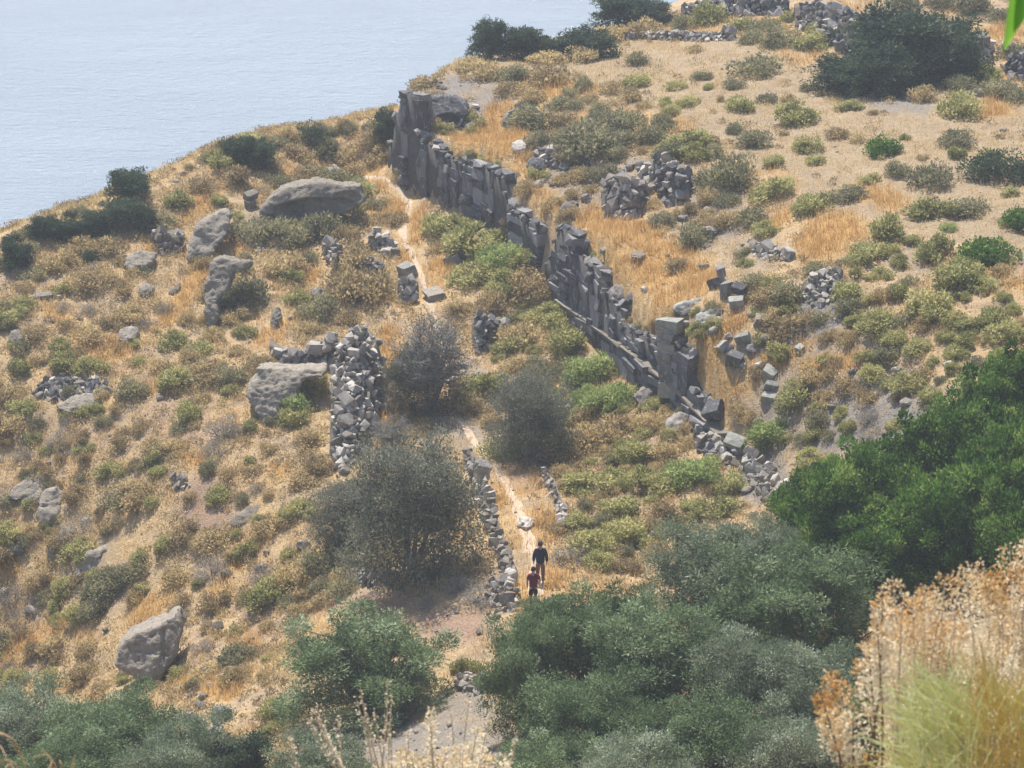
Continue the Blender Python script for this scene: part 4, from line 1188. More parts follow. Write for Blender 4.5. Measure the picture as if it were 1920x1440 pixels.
def shrub_mesh(seed, n_clump=18, per=80, leaf=(0.15, 0.065), height=0.75, clump_r=(.24, .38), twigs=16, spread=0.72, sparse=0.0):
    """dome-shaped shrub of unit radius standing on z = 0; returns foliage mesh and twig mesh arrays"""
    rng = np.random.default_rng(seed)
    az = rng.uniform(0, 2 * np.pi, n_clump); el = np.arcsin(rng.uniform(0.0, 1.0, n_clump))
    rr = spread * rng.uniform(.72, 1.1, n_clump)
    c = np.stack([np.cos(az) * np.cos(el) * rr, np.sin(az) * np.cos(el) * rr, np.sin(el) * rr * height + 0.14], 1)
    c[:, 0] *= rng.uniform(.75, 1.25); c[:, :2] += rng.normal(0, .12, (1, 2)); c[: n_clump // 3, 2] *= rng.uniform(.6, 1.35)
    c = np.vstack([c, [[0, 0, 0.3 * height]], [[.3, -.2, .2]], [[-.3, -.25, .2]]])
    rad_ = rng.uniform(clump_r[0], clump_r[1], len(c))
    p, d, idx = clump_cloud(c, rad_, per, rng, 0.8)
    d = d * 0.7 + np.array([0, 0, .5])
    keep = p[:, 2] > 0.0
    p, d, idx = p[keep], d[keep], idx[keep]
    V, F = leaf_quads(p, d, leaf[0], leaf[1], rng)
    ct = rng.uniform(.25, .75, len(c))
    tint = np.repeat(np.clip(ct[idx] + rng.normal(0, .14, len(idx)), 0, 1), 4)
    tw = []
    for k in rng.choice(len(c), min(twigs, len(c)), replace=False):
        e = c[k] * 1.05; b = np.array([e[0] * .12, e[1] * .12, 0.0]); mid = (b + e) / 2 + rng.normal(0, .05, 3)
        tw.append((np.array([b, mid, e, e + (e - mid) * rng.uniform(.3, .7)]), [.022, .017, .011, .004]))
    TV, TF = tubes(tw, 4)
    return V, F, tint, TV, TF

def two_part(name, V, F, tint, TV, TF):
    """foliage and twigs in one mesh with two materials"""
    allV = np.vstack([V, TV]); allF = np.vstack([F, TF + len(V)])
    me = mesh_np(name, allV, allF, 4, {'tint': np.r_[tint, np.full(len(TV), .4)]})
    mi = np.r_[np.zeros(len(F), np.int32), np.ones(len(TF), np.int32)]
    me.polygons.foreach_set('material_index', mi)
    return me

M_TWIG = plain_material('dry_twigs', (0.17, 0.13, 0.10), 0.9)
M_BARK = plain_material('olive_bark', (0.14, 0.12, 0.10), 0.9)
M_GREYTWIG = plain_material('grey_twigs', (0.25, 0.225, 0.225), 0.9)
LEAF = {
    'brown': leaf_material('dry_scrub_leaf', [(0.1, (0.20, 0.15, 0.085)), (0.4, (0.35, 0.265, 0.14)), (0.7, (0.52, 0.405, 0.20)), (0.95, (0.68, 0.54, 0.28))], .45, .7, .4, .1),
    'olive': leaf_material('grey_scrub_leaf', [(0.1, (0.12, 0.12, 0.072)), (0.45, (0.225, 0.215, 0.12)), (0.75, (0.34, 0.31, 0.165)), (0.95, (0.48, 0.41, 0.21))], .42, .65, .3, .12),
    'spurge': leaf_material('spurge_leaf', [(0.1, (0.16, 0.16, 0.062)), (0.45, (0.32, 0.315, 0.12)), (0.75, (0.48, 0.455, 0.19)), (0.95, (0.60, 0.52, 0.24))], .45, .6, .35, .12),
    'bright': leaf_material('bright_spurge_leaf', [(0.1, (0.14, 0.19, 0.055)), (0.5, (0.29, 0.36, 0.12)), (0.9, (0.47, 0.51, 0.21))], .45, .6, .25, .12),
    'green': leaf_material('glossy_green_leaf', [(0.05, (0.032, 0.075, 0.012)), (0.45, (0.08, 0.165, 0.024)), (0.8, (0.17, 0.262, 0.05)), (1.0, (0.27, 0.345, 0.085))], .42, .55, .2, .15),
    'dark': leaf_material('juniper_leaf', [(0.1, (0.030, 0.048, 0.030)), (0.5, (0.058, 0.086, 0.048)), (0.9, (0.11, 0.145, 0.072))], .28, .65, .35, .12),
    'oliveleaf': leaf_material('olive_tree_leaf', [(0.05, (0.065, 0.10, 0.040)), (0.4, (0.115, 0.17, 0.070)), (0.75, (0.19, 0.255, 0.115)), (1.0, (0.36, 0.42, 0.25))], .38, .55, .3, .22),
    'greyleaf': leaf_material('grey_tree_leaf', [(0.05, (0.075, 0.082, 0.056)), (0.5, (0.15, 0.16, 0.108)), (0.95, (0.26, 0.26, 0.19))], .32, .65, .25, .15),
    'greybush': leaf_material('grey_thorn_leaf', [(0.1, (0.17, 0.15, 0.125)), (0.5, (0.30, 0.27, 0.23)), (0.9, (0.45, 0.41, 0.345))], .3, .8, .3, .1),
}
def shrub_set(kind, n, **kw):
    out = []
    for k in range(n):
        me = two_part('shrub', *shrub_mesh(hash_seed(kind) + k, **kw))
        me.materials.append(LEAF[kind]); me.materials.append(M_GREYTWIG if kind == 'greybush' else M_TWIG)
        out.append(me)
    return out
def hash_seed(s_):
    return sum(ord(c) * (i + 3) for i, c in enumerate(s_))
SHRUBS = {
    'brown': shrub_set('brown', 6, n_clump=18, per=75, leaf=(.15, .06), height=.7),
    'olive': shrub_set('olive', 6, n_clump=20, per=80, leaf=(.14, .06), height=.75),
    'spurge': shrub_set('spurge', 6, n_clump=22, per=75, leaf=(.15, .065), height=.8, clump_r=(.2, .32)),
    'bright': shrub_set('bright', 3, n_clump=26, per=90, leaf=(.14, .05), height=.8, clump_r=(.2, .32)),
    'green': shrub_set('green', 3, n_clump=24, per=110, leaf=(.13, .075), height=.8),
    'dark': shrub_set('dark', 4, n_clump=26, per=110, leaf=(.11, .05), height=.95, clump_r=(.24, .36)),
    'greybush': shrub_set('greybush', 3, n_clump=18, per=60, leaf=(.15, .022), height=.7, twigs=21),
}
SHRUB_WORDS = {'brown': 'dry brown', 'olive': 'grey-green', 'spurge': 'yellow-green', 'bright': 'bright green', 'green': 'glossy green', 'dark': 'dark green', 'greybush': 'leafless grey'}
SHRUB_NAMES = {'brown': ('dry_shrub', 'dry shrub', 'dry brown shrubs on the hillside'), 'olive': ('grey_green_shrub', 'scrub bush', 'grey-green shrubs on the hillside'),
               'spurge': ('spurge_bush', 'spurge', 'yellow-green spurge bushes'), 'bright': ('green_spurge_bush', 'green spurge', 'bright green spurge bushes'),
               'green': ('evergreen_bush', 'green bush', 'glossy green bushes'), 'dark': ('dark_bush', 'dark bush', 'dark green bushes'), 'greybush': ('thorn_bush', 'thorn bush', 'leafless grey thorn bushes')}
PLACED = []   # pixel u, v, radius of shrubs already set

def put_shrub(u, v, w, kind, h=None, label=None, sink=0.06):
    """u, v = pixel of the foot centre, w = width in pixels"""
    b = P(u, v); m_ = px_m(b.y)
    rr = random.Random(int(u * 13 + v * 7))
    r = w * m_ * .5
    hz = r if h is None else h * m_ / 1.05
    o = add(SHRUB_NAMES[kind][0], rr.choice(SHRUBS[kind]), loc=b + Vector((0, r * .25, -sink * r)))
    o.scale = (r * rr.uniform(1.0, 1.42), r * rr.uniform(1.0, 1.42), hz * rr.uniform(.85, 1.4))
    nrm = normal_at(b.x, b.y, 1.0)
    q = nrm.lerp(Vector((0, 0, 1)), .45).to_track_quat('Z', 'Y') @ Euler((0, 0, rr.uniform(0, 6.28))).to_quaternion()
    o.rotation_euler = q.to_euler()
    size = 'wide' if w > 84 else ('small' if w < 40 else 'rounded')
    if label is None:
        label = locate(u, v - w * .3, size + ' ' + SHRUB_WORDS[kind] + ' shrub')
    tag(o, label, SHRUB_NAMES[kind][1], SHRUB_NAMES[kind][2])
    PLACED.append((u, v - w * .3, w * .5))
    return o

# shrubs read off the photograph: foot u, v, width, kind
FIELD = [(1314, 150, 42, 'olive'), (1268, 166, 36, 'spurge'), (1327, 168, 28, 'spurge'), (1418, 140, 84, 'olive'), (1376, 166, 40, 'olive'), (1511, 170, 32, 'olive'), (1252, 198, 34, 'spurge'),
         (1293, 198, 42, 'spurge'), (1383, 210, 56, 'spurge'), (1438, 192, 34, 'olive'), (1498, 232, 68, 'spurge'), (1594, 208, 46, 'spurge'), (1587, 178, 22, 'spurge'), (1380, 254, 36, 'olive'),
         (1413, 276, 72, 'olive'), (1516, 284, 60, 'spurge'), (1566, 262, 40, 'brown'), (1607, 266, 30, 'brown'), (1655, 292, 70, 'green'), (1792, 274, 78, 'olive'), (1792, 300, 44, 'spurge'),
         (1807, 218, 80, 'spurge'), (1880, 342, 112, 'dark'), (1746, 350, 80, 'olive'), (1679, 332, 48, 'olive'), (1527, 310, 44, 'spurge'), (1452, 312, 46, 'spurge'), (1372, 352, 110, 'olive'),
         (1449, 378, 80, 'spurge'), (1520, 402, 80, 'spurge'), (1587, 378, 72, 'olive'), (1632, 344, 38, 'spurge'), (1758, 408, 90, 'spurge'), (1815, 406, 86, 'olive'), (1778, 432, 38, 'bright'),
         (1912, 428, 60, 'green'), (1661, 448, 92, 'spurge'), (1622, 496, 80, 'spurge'), (1711, 462, 44, 'spurge'), (1754, 490, 84, 'spurge'), (1852, 492, 96, 'green'), (1807, 516, 80, 'spurge'),
         (1895, 370, 40, 'spurge'), (1286, 288, 86, 'spurge'), (1248, 242, 50, 'olive'), (1200, 122, 46, 'olive'), (1200, 162, 50, 'spurge'), (1093, 172, 42, 'olive'), (1730, 300, 26, 'brown'),
         (1700, 262, 24, 'spurge'), (1545, 180, 20, 'brown'), (1350, 190, 22, 'brown'), (1475, 190, 22, 'brown'), (1640, 215, 20, 'brown'), (1850, 300, 34, 'spurge'), (1470, 255, 20, 'brown')]
BANK = [(1597, 566, 76, 'spurge'), (1590, 590, 60, 'olive'), (1650, 620, 74, 'spurge'), (1658, 642, 34, 'spurge'), (1746, 596, 112, 'spurge'), (1799, 544, 100, 'spurge'), (1846, 548, 76, 'spurge'), (1819, 618, 66, 'spurge'),
        (1858, 614, 62, 'spurge'), (1884, 640, 68, 'spurge'), (1914, 640, 44, 'spurge'), (1807, 648, 58, 'spurge'), (1871, 672, 34, 'spurge'), (1658, 680, 64, 'olive'), (1646, 716, 60, 'spurge'),
        (1706, 732, 72, 'spurge'), (1742, 756, 50, 'spurge'), (1722, 664, 50, 'spurge'), (1497, 762, 92, 'spurge'), (1452, 818, 84, 'bright'), (1529, 828, 50, 'spurge'), (1625, 752, 50, 'brown'),
        (1638, 790, 52, 'greybush'), (1678, 808, 44, 'spurge'), (1509, 905, 60, 'spurge'), (1529, 872, 60, 'spurge'), (1621, 838, 76, 'greybush'), (1545, 750, 40, 'brown'), (1590, 640, 50, 'brown'),
        (1480, 560, 80, 'olive'), (1440, 570, 60, 'brown'), (1500, 620, 60, 'brown'), (1455, 640, 60, 'brown'), (1570, 690, 40, 'brown'), (1380, 420, 60, 'brown'), (1300, 460, 70, 'olive'), (1270, 510, 60, 'brown'),
        (1340, 345, 70, 'olive'), (1330, 380, 60, 'brown'), (1410, 420, 60, 'olive'), (1440, 440, 50, 'spurge'), (1770, 640, 40, 'spurge'), (1690, 560, 50, 'spurge'), (1700, 610, 50, 'olive'), (1790, 700, 40, 'spurge'),
        (1880, 560, 40, 'spurge'), (1905, 590, 36, 'spurge'), (1660, 520, 44, 'spurge'), (1690, 500, 40, 'spurge'), (1555, 640, 36, 'brown'), (1400, 790, 40, 'brown'), (1380, 770, 34, 'brown'), (1475, 830, 34, 'spurge')]
UPPER = [(1017, 240, 92, 'olive'), (1093, 294, 110, 'olive'), (1163, 246, 80, 'olive'), (1223, 268, 60, 'olive'), (903, 148, 70, 'brown'), (960, 152, 66, 'olive'), (1043, 160, 76, 'brown'), (1023, 120, 70, 'brown'), (1090, 118, 60, 'brown'),
         (1150, 76, 60, 'brown'), (1210, 70, 60, 'brown'), (1060, 240, 60, 'brown'), (1130, 270, 60, 'olive'), (1060, 300, 60, 'brown'), (1160, 300, 50, 'olive'), (1090, 340, 60, 'brown'), (1130, 335, 60, 'olive'), (950, 180, 60, 'brown'),
         (1000, 190, 50, 'brown'), (1050, 345, 40, 'brown'), (990, 360, 40, 'brown'), (1035, 390, 40, 'brown'), (1180, 190, 50, 'brown'), (1260, 215, 40, 'spurge'), (1310, 300, 50, 'spurge'), (1270, 300, 60, 'olive'), (880, 130, 50, 'brown'),
         (800, 164, 62, 'brown'), (780, 160, 36, 'brown'), (1300, 100, 40, 'brown'), (1100, 90, 50, 'brown'), (1000, 96, 50, 'brown'), (930, 105, 50, 'brown'), (1440, 60, 60, 'olive'), (1390, 60, 60, 'spurge'), (1470, 90, 70, 'olive'),
         (1520, 92, 66, 'spurge'), (1540, 70, 50, 'spurge'), (1330, 46, 70, 'spurge'), (1280, 60, 50, 'olive'), (1410, 84, 50, 'olive'), (1480, 40, 40, 'spurge'), (1240, 44, 40, 'olive'), (1840, 150, 90, 'spurge'), (1800, 170, 60, 'olive'),
         (1880, 180, 70, 'olive'), (1905, 190, 60, 'olive'), (1730, 190, 60, 'brown'), (1690, 165, 40, 'spurge'), (1880, 40, 60, 'olive'), (1820, 30, 70, 'olive'), (1900, 110, 60, 'olive'), (1700, 10, 60, 'olive'), (1760, 14, 60, 'olive')]
VALLEY = [(1137, 768, 104, 'bright'), (1105, 750, 60, 'bright'), (1160, 760, 70, 'bright'), (1093, 716, 110, 'bright'), (1070, 662, 90, 'spurge'), (990, 650, 84, 'brown'), (1027, 600, 70, 'spurge'), (980, 745, 96, 'greybush'), (980, 545, 80, 'brown'),
          (1000, 560, 60, 'brown'), (830, 440, 90, 'spurge'), (865, 430, 70, 'spurge'), (900, 475, 110, 'spurge'), (893, 535, 110, 'spurge'), (953, 500, 84, 'bright'), (950, 545, 70, 'spurge'), (985, 500, 50, 'spurge'), (1000, 610, 60, 'spurge'),
          (930, 590, 70, 'brown'), (960, 660, 80, 'spurge'), (915, 640, 50, 'spurge'), (860, 590, 50, 'brown'), (1040, 620, 60, 'spurge'), (870, 480, 50, 'olive'), (825, 470, 40, 'brown'),
          (1100, 925, 96, 'spurge'), (1197, 872, 84, 'spurge'), (1207, 918, 80, 'spurge'), (1303, 912, 104, 'bright'), (1370, 922, 72, 'spurge'), (1343, 972, 90, 'spurge'), (1083, 995, 80, 'spurge'), (1160, 975, 90, 'spurge'),
          (1177, 1022, 96, 'spurge'), (1247, 975, 74, 'brown'), (1073, 1052, 72, 'greybush'), (1110, 1040, 80, 'spurge'), (1207, 1032, 60, 'spurge'), (1093, 842, 90, 'brown'), (1145, 825, 90, 'brown'), (1250, 860, 70, 'brown'),
          (1060, 870, 60, 'brown'), (1150, 905, 60, 'spurge'), (1250, 930, 60, 'spurge'), (1300, 960, 60, 'spurge'), (1290, 1010, 60, 'brown'), (1130, 1070, 70, 'spurge'), (1180, 1075, 60, 'brown'), (1230, 1050, 60, 'brown'),
          (1060, 800, 60, 'spurge'), (1200, 800, 60, 'brown'), (1240, 800, 50, 'brown'), (1330, 880, 50, 'spurge'), (1030, 830, 50, 'spurge'), (1170, 850, 50, 'spurge'), (1050, 1000, 40, 'brown'), (1110, 790, 60, 'brown'),
          (945, 860, 90, 'spurge'), (985, 850, 60, 'brown'), (905, 745, 80, 'spurge'), (870, 740, 70, 'brown'), (850, 775, 70, 'brown'), (890, 780, 60, 'brown'), (870, 720, 40, 'spurge'), (930, 800, 50, 'brown'),
          (805, 1140, 60, 'greybush'), (895, 1140, 90, 'greybush'), (860, 1110, 70, 'greybush'), (880, 1260, 60, 'spurge'), (520, 1350, 80, 'spurge'), (505, 1380, 60, 'spurge'), (630, 1035, 80, 'brown'), (600, 1075, 90, 'olive'),
          (555, 1100, 90, 'brown'), (700, 1050, 70, 'brown'), (1040, 700, 60, 'olive'), (1010, 690, 50, 'olive'), (1165, 700, 40, 'spurge'), (1250, 780, 36, 'brown'), (1290, 840, 40, 'brown')]
SLOPE = [(660, 300, 60, 'brown'), (700, 270, 70, 'brown'), (720, 300, 50, 'brown'), (735, 250, 60, 'olive'), (610, 285, 60, 'olive'), (645, 245, 40, 'brown'), (560, 300, 60, 'brown'), (500, 320, 60, 'brown'), (590, 330, 60, 'olive'),
         (640, 350, 70, 'olive'), (680, 375, 70, 'spurge'), (545, 352, 60, 'brown'), (440, 345, 60, 'brown'), (380, 360, 60, 'brown'), (305, 432, 70, 'olive'), (480, 450, 80, 'olive'), (530, 455, 80, 'olive'), (600, 440, 90, 'olive'),
         (640, 450, 50, 'brown'), (690, 570, 110, 'brown'), (667, 500, 80, 'brown'), (640, 560, 90, 'brown'), (720, 545, 70, 'brown'), (600, 600, 80, 'olive'), (470, 570, 80, 'olive'), (440, 560, 60, 'olive'), (560, 770, 80, 'bright'),
         (590, 740, 60, 'spurge'), (545, 800, 70, 'spurge'), (580, 830, 70, 'brown'), (600, 880, 60, 'brown'), (570, 910, 60, 'brown'), (210, 1110, 90, 'olive'), (250, 1090, 70, 'olive'), (180, 1120, 60, 'olive'), (170, 490, 36, 'dark'),
         (20, 500, 70, 'olive'), (50, 480, 60, 'olive'), (385, 604, 40, 'brown'), (424, 578, 46, 'olive'), (440, 606, 50, 'brown'), (382, 562, 32, 'brown'), (402, 636, 42, 'brown'),
         (520, 350, 52, 'olive'), (572, 337, 50, 'brown'), (622, 338, 58, 'olive'), (668, 334, 50, 'brown'), (700, 392, 50, 'olive'), (500, 440, 44, 'brown'), (560, 446, 60, 'olive'), (625, 440, 62, 'olive'), (668, 424, 50, 'brown'),
         (150, 470, 60, 'brown'), (200, 475, 60, 'brown'), (110, 505, 60, 'brown'), (600, 400, 40, 'brown'), (750, 330, 40, 'brown'), (735, 420, 60, 'brown')]
for lst_ in (FIELD, BANK, UPPER, VALLEY, SLOPE):
    for (u_, v_, w_, k_) in lst_:
        put_shrub(u_, v_, w_, k_)

# more scrub of the open left-hand slope, set wherever nothing else stands
def occupied(u, v, pad=4):
    for poly in OCCUPIED:
        us = [p[0] for p in poly]; vs = [p[1] for p in poly]
        if min(us) - pad < u < max(us) + pad and min(vs) - pad < v < max(vs) + pad:
            for du, dv in ((0, 0), (pad, 0), (-pad, 0), (0, pad), (0, -pad)):
                if bool(in_poly(np.array(u + du), np.array(v + dv), poly)):
                    return True
    return False
PATH_PX = [(a, b) for a, b, _ in PATH]
def near_path(u, v, d=24):
    for (a, b), (c, e) in zip(PATH_PX[:-1], PATH_PX[1:]):
        L2 = (c - a) ** 2 + (e - b) ** 2
        t = max(0, min(1, ((u - a) * (c - a) + (v - b) * (e - b)) / L2))
        if math.hypot(u - a - t * (c - a), v - b - t * (e - b)) < d:
            return True
    return False
LEFT_POLY = [(-40, 470), (60, 445), (150, 420), (290, 365), (420, 305), (560, 268), (700, 262), (735, 300), (700, 345), (745, 380), (720, 520), (740, 560), (600, 640), (600, 900), (640, 1040), (600, 1130), (480, 1300), (440, 1340), (300, 1300), (-40, 1290)]
def fill_slope():
    rr = random.Random(21)
    count = 0; tries = 0
    while count < 185 and tries < 6000:
        tries += 1
        u = rr.uniform(-30, 740); v = rr.uniform(270, 1320)
        if not bool(in_poly(np.array(u), np.array(v), LEFT_POLY)):
            continue
        w = rr.choice([34, 42, 50, 58, 68, 80])
        fv = v - w * .3
        if any(math.hypot(u - a, (fv - b) * 1.3) < (w * .5 + c) * .66 for a, b, c in PLACED):
            continue
        if occupied(u, fv, w * .35) or near_path(u, v, 20 + w * .3):
            continue
        o_ = zone(np.array([u]), np.array([fv]), ORANGE)[0]; r_ = zone(np.array([u]), np.array([fv]), RED)[0]
        if rr.random() < max(o_ * .9, r_ * .8):
            continue
        kind = rr.choices(['brown', 'olive', 'spurge', 'greybush'], [.42, .10, .40, .08])[0]
        put_shrub(u, v, w, kind)
        count += 1
fill_slope()
def fill_more():
    rr = random.Random(33)
    jobs = [([(1390, 440), (1560, 520), (1640, 430), (1930, 520), (1930, 690), (1850, 690), (1640, 800), (1500, 900), (1470, 800), (1420, 700)], 46, ['spurge', 'spurge', 'brown', 'olive'], (30, 60)),
            ([(960, 560), (1040, 580), (1190, 730), (1380, 860), (1380, 960), (1250, 1060), (1060, 1050), (1050, 860), (960, 780), (930, 640)], 46, ['spurge', 'brown', 'spurge', 'olive'], (34, 66)),
            ([(960, 130), (1240, 190), (1400, 330), (1330, 470), (1180, 420), (1000, 320)], 26, ['olive', 'brown', 'brown'], (30, 60)),
            ([(600, 1010), (760, 1060), (740, 1080), (560, 1180), (520, 1130)], 8, ['brown', 'olive'], (40, 70))]
    for poly, n, kinds, (w0, w1) in jobs:
        us = [p[0] for p in poly]; vs = [p[1] for p in poly]; c = 0
        for _ in range(4000):
            if c >= n:
                break
            u = rr.uniform(min(us), max(us)); v = rr.uniform(min(vs), max(vs)); w = rr.uniform(w0, w1)
            if not bool(in_poly(np.array(u), np.array(v), poly)) or occupied(u, v - w * .3, w * .3) or near_path(u, v, 16 + w * .3):
                continue
            if any(math.hypot(u - a, (v - w * .3 - b) * 1.3) < (w * .5 + d) * .62 for a, b, d in PLACED):
                continue
            if rr.random() < .8 * zone(np.array([u]), np.array([v]), ORANGE)[0]:
                continue
            put_shrub(u, v, w, rr.choice(kinds)); c += 1
    for poly in OUTLINES:
        vs = [p[1] for p in poly]; us = [p[0] for p in poly]; wd = max(us) - min(us)
        if wd < 34:
            continue
        for k in range(max(2, int(wd / 26))):
            u = min(us) + wd * (k + rr.uniform(.2, .8)) / max(2, int(wd / 26))
            cross = [b1 + (b2 - b1) * (u - a1) / (a2 - a1) for (a1, b1), (a2, b2) in zip(poly, poly[1:] + poly[:1]) if (a1 - u) * (a2 - u) < 0]
            if cross:
                put_shrub(u, max(cross) + rr.uniform(4, 12), rr.uniform(24, 44), rr.choice(['brown', 'spurge', 'olive', 'spurge']))
                if rr.random() < .5:
                    put_shrub(u + rr.uniform(-8, 8), min(cross) + rr.uniform(-6, 3), rr.uniform(22, 36), rr.choice(['brown', 'brown', 'olive']))
    for tops in (TOP_L, TOP_R):
        for u in range(tops[0][0] + 50, tops[-1][0] - 10, 22):
            if 1225 < u < 1290:
                continue
            v = float(np.interp(u, [t[0] for t in tops], [t[1] for t in tops])) - rr.uniform(1, 7)
            put_shrub(u + rr.uniform(-6, 6), v, rr.uniform(16, 30), rr.choice(['brown', 'olive', 'spurge']))
    # low bushes that break the skyline of the shore slope
    for k in range(26):
        u = -10 + k * 28 + rr.uniform(-9, 9)
        if 180 < u < 340:
            continue
        v = float(np.interp(u, [0, 130, 280, 400, 550, 690], [455, 405, 345, 292, 257, 233])) + rr.uniform(4, 16)
        put_shrub(u, v, rr.uniform(26, 62), rr.choice(['olive', 'brown', 'dark', 'olive']))
fill_more()

# ------------------------------------------------------------------ dry grass and low ground cover (uncountable)
M_GRASS = leaf_material('dry_grass', [(0.0, (0.36, 0.20, 0.065)), (0.3, (0.58, 0.365, 0.135)), (0.55, (0.68, 0.48, 0.22)), (0.8, (0.60, 0.47, 0.30)), (1.0, (0.68, 0.57, 0.41))], .45, .7, 0.0, .15)

def cover_points(n, x0, x1, y0, y1, seed):
    rng = np.random.default_rng(seed)
    x = rng.uniform(x0, x1, n); y = rng.uniform(y0, y1, n); z = H(x, y)
    u, v = project(x, y, z)
    return rng, x, y, z, u, v

def path_dist(x, y):
    d = np.full(x.shape, 1e9)
    for k in range(0, len(PATH_XY), 2):
        d = np.minimum(d, np.hypot(x - PATH_XY[k, 0], y - PATH_XY[k, 1]))
    return d

def blades(x, y, z, rng, per, height, spread, width, tint, lean=0.35):
    """tufts of single-triangle blades"""
    n = len(x)
    bx = np.repeat(x, per) + rng.normal(0, 1, n * per) * np.repeat(spread, per)
    by = np.repeat(y, per) + rng.normal(0, 1, n * per) * np.repeat(spread, per)
    bz = H(bx, by) - 0.02
    hh = np.repeat(height, per) * rng.uniform(.55, 1.25, n * per)
    a = rng.uniform(0, 2 * np.pi, n * per); ln = np.abs(rng.normal(0, lean, n * per))
    tip = np.stack([bx + np.cos(a) * ln * hh, by + np.sin(a) * ln * hh, bz + hh * np.sqrt(np.clip(1 - ln * ln * .6, .2, 1))], 1)
    b2 = rng.uniform(0, np.pi, n * per)
    wv = np.stack([np.cos(b2), np.sin(b2), np.zeros(n * per)], 1) * (width * rng.uniform(.6, 1.4, n * per))[:, None] * .5
    base = np.stack([bx, by, bz], 1)
    V = np.stack([base - wv, base + wv, tip], 1).reshape(-1, 3)
    t = np.repeat(np.clip(np.repeat(tint, per) + rng.normal(0, .12, n * per), 0, 1), 3)
    return V, t

def build_grass():
    rng, x, y, z, u, v = cover_points(60000, -31, 31, 118, 214, 5)
    org = zone(u, v, ORANGE); bare = zone(u, v, BARE); red = zone(u, v, RED)
    fld = in_poly(u, v, FIELD_POLY)
    s_, w_ = edge_sd(x, y)
    pd = path_dist(x, y)
    patch = fbm(x / 3.2, y / 3.2, 77, 3) + .5
    dens = np.where(fld, .42, .50 * sstep(.40, .62, patch) + .14) * (1 - .9 * bare) * (1 - .75 * red)
    dens = np.maximum(dens, org * 1.0)
    keep = (rng.random(len(x)) < dens) & (pd > .16 + .2 * rng.random(len(x)))
    keep &= ~((s_ > -0.1) & (s_ < .45) & (u > 720) & (u < 1330) & (v > 160) & (v < 800))
    x, y, z, org, fld, patch = (a[keep] for a in (x, y, z, org, fld, patch))
    n = len(x)
    height = np.where(org > .4, .42, np.where(fld, .20, .27)) * rng.uniform(.7, 1.3, n)
    tint = np.where(org > .4, .22 + .18 * vnoise(x / 1.5, y / 1.5, 4), np.where(fld, .30 + .75 * patch + .0 * x, .50 + .3 * (patch - .5))) + rng.normal(0, .1, n)
    V, t = blades(x, y, z, rng, 13, height, np.where(org > .4, .20, .22), .034, tint)
    F = np.arange(len(V)).reshape(-1, 3)
    o = add('dry_grass', mesh_np('dry_grass', V, F, 3, {'tint': t}), M_GRASS)
    o['kind'] = 'stuff'; o['label'] = 'golden and straw-coloured dry grass covering the hillside'; o['category'] = 'grass'
build_grass()

def build_low_scrub():
    """knee-high dry scrub between the bushes: too many to count"""
    rng, x, y, z, u, v = cover_points(22000, -31, 31, 120, 212, 15)
    org = zone(u, v, ORANGE); bare = zone(u, v, BARE); red = zone(u, v, RED)
    fld = in_poly(u, v, FIELD_POLY)
    s_, w_ = edge_sd(x, y); pd = path_dist(x, y)
    patch = fbm(x / 2.4, y / 2.4, 177, 3) + .5
    left = s_ < 0
    dens = np.where(fld, .05 + .2 * sstep(.5, .65, patch), np.where(left, .45 + .75 * sstep(.36, .56, patch), .12 + .4 * sstep(.45, .62, patch)))
    dens = dens * (1 - .75 * bare) * (1 - .7 * red) * (1 - .85 * org)
    keep = (rng.random(len(x)) < dens) & (pd > .7) & ~((s_ > -.3) & (s_ < 1.3) & (v < 830))
    keep &= ~((v > 1105) & (u > 560) & (u < 960))
    occ = np.zeros(len(x), bool)
    for poly in OCCUPIED:
        occ |= in_poly(u, v, poly)
    keep &= ~occ
    x, y, z, u, v = (a[keep] for a in (x, y, z, u, v))
    n = len(x)
    per = 46
    r = rng.uniform(.17, .50, n)
    d = rng.normal(0, 1, (n, per, 3)); d[:, :, 2] = np.abs(d[:, :, 2]); d /= np.linalg.norm(d, axis=2)[:, :, None]
    rr = (.45 + .6 * rng.random((n, per, 1)))
    c = np.stack([x, y, z], 1)
    p = c[:, None] + d * rr * r[:, None, None] * np.array([1, 1, .8])
    V, F = leaf_quads(p.reshape(-1, 3), (d * .8 + np.array([0, 0, .5])).reshape(-1, 3), .125, .05, rng)
    ct = rng.uniform(.2, .95, n)
    t = np.repeat(np.clip(np.repeat(ct, per) + rng.normal(0, .15, n * per), 0, 1), 4)
    o = add('low_scrub', mesh_np('low_scrub', V, F, 4, {'tint': t}), LEAF['brown'])
    o['kind'] = 'stuff'; o['label'] = 'low dry brown scrub growing between the bushes'; o['category'] = 'scrub'
    print('scrub', n)
build_low_scrub()

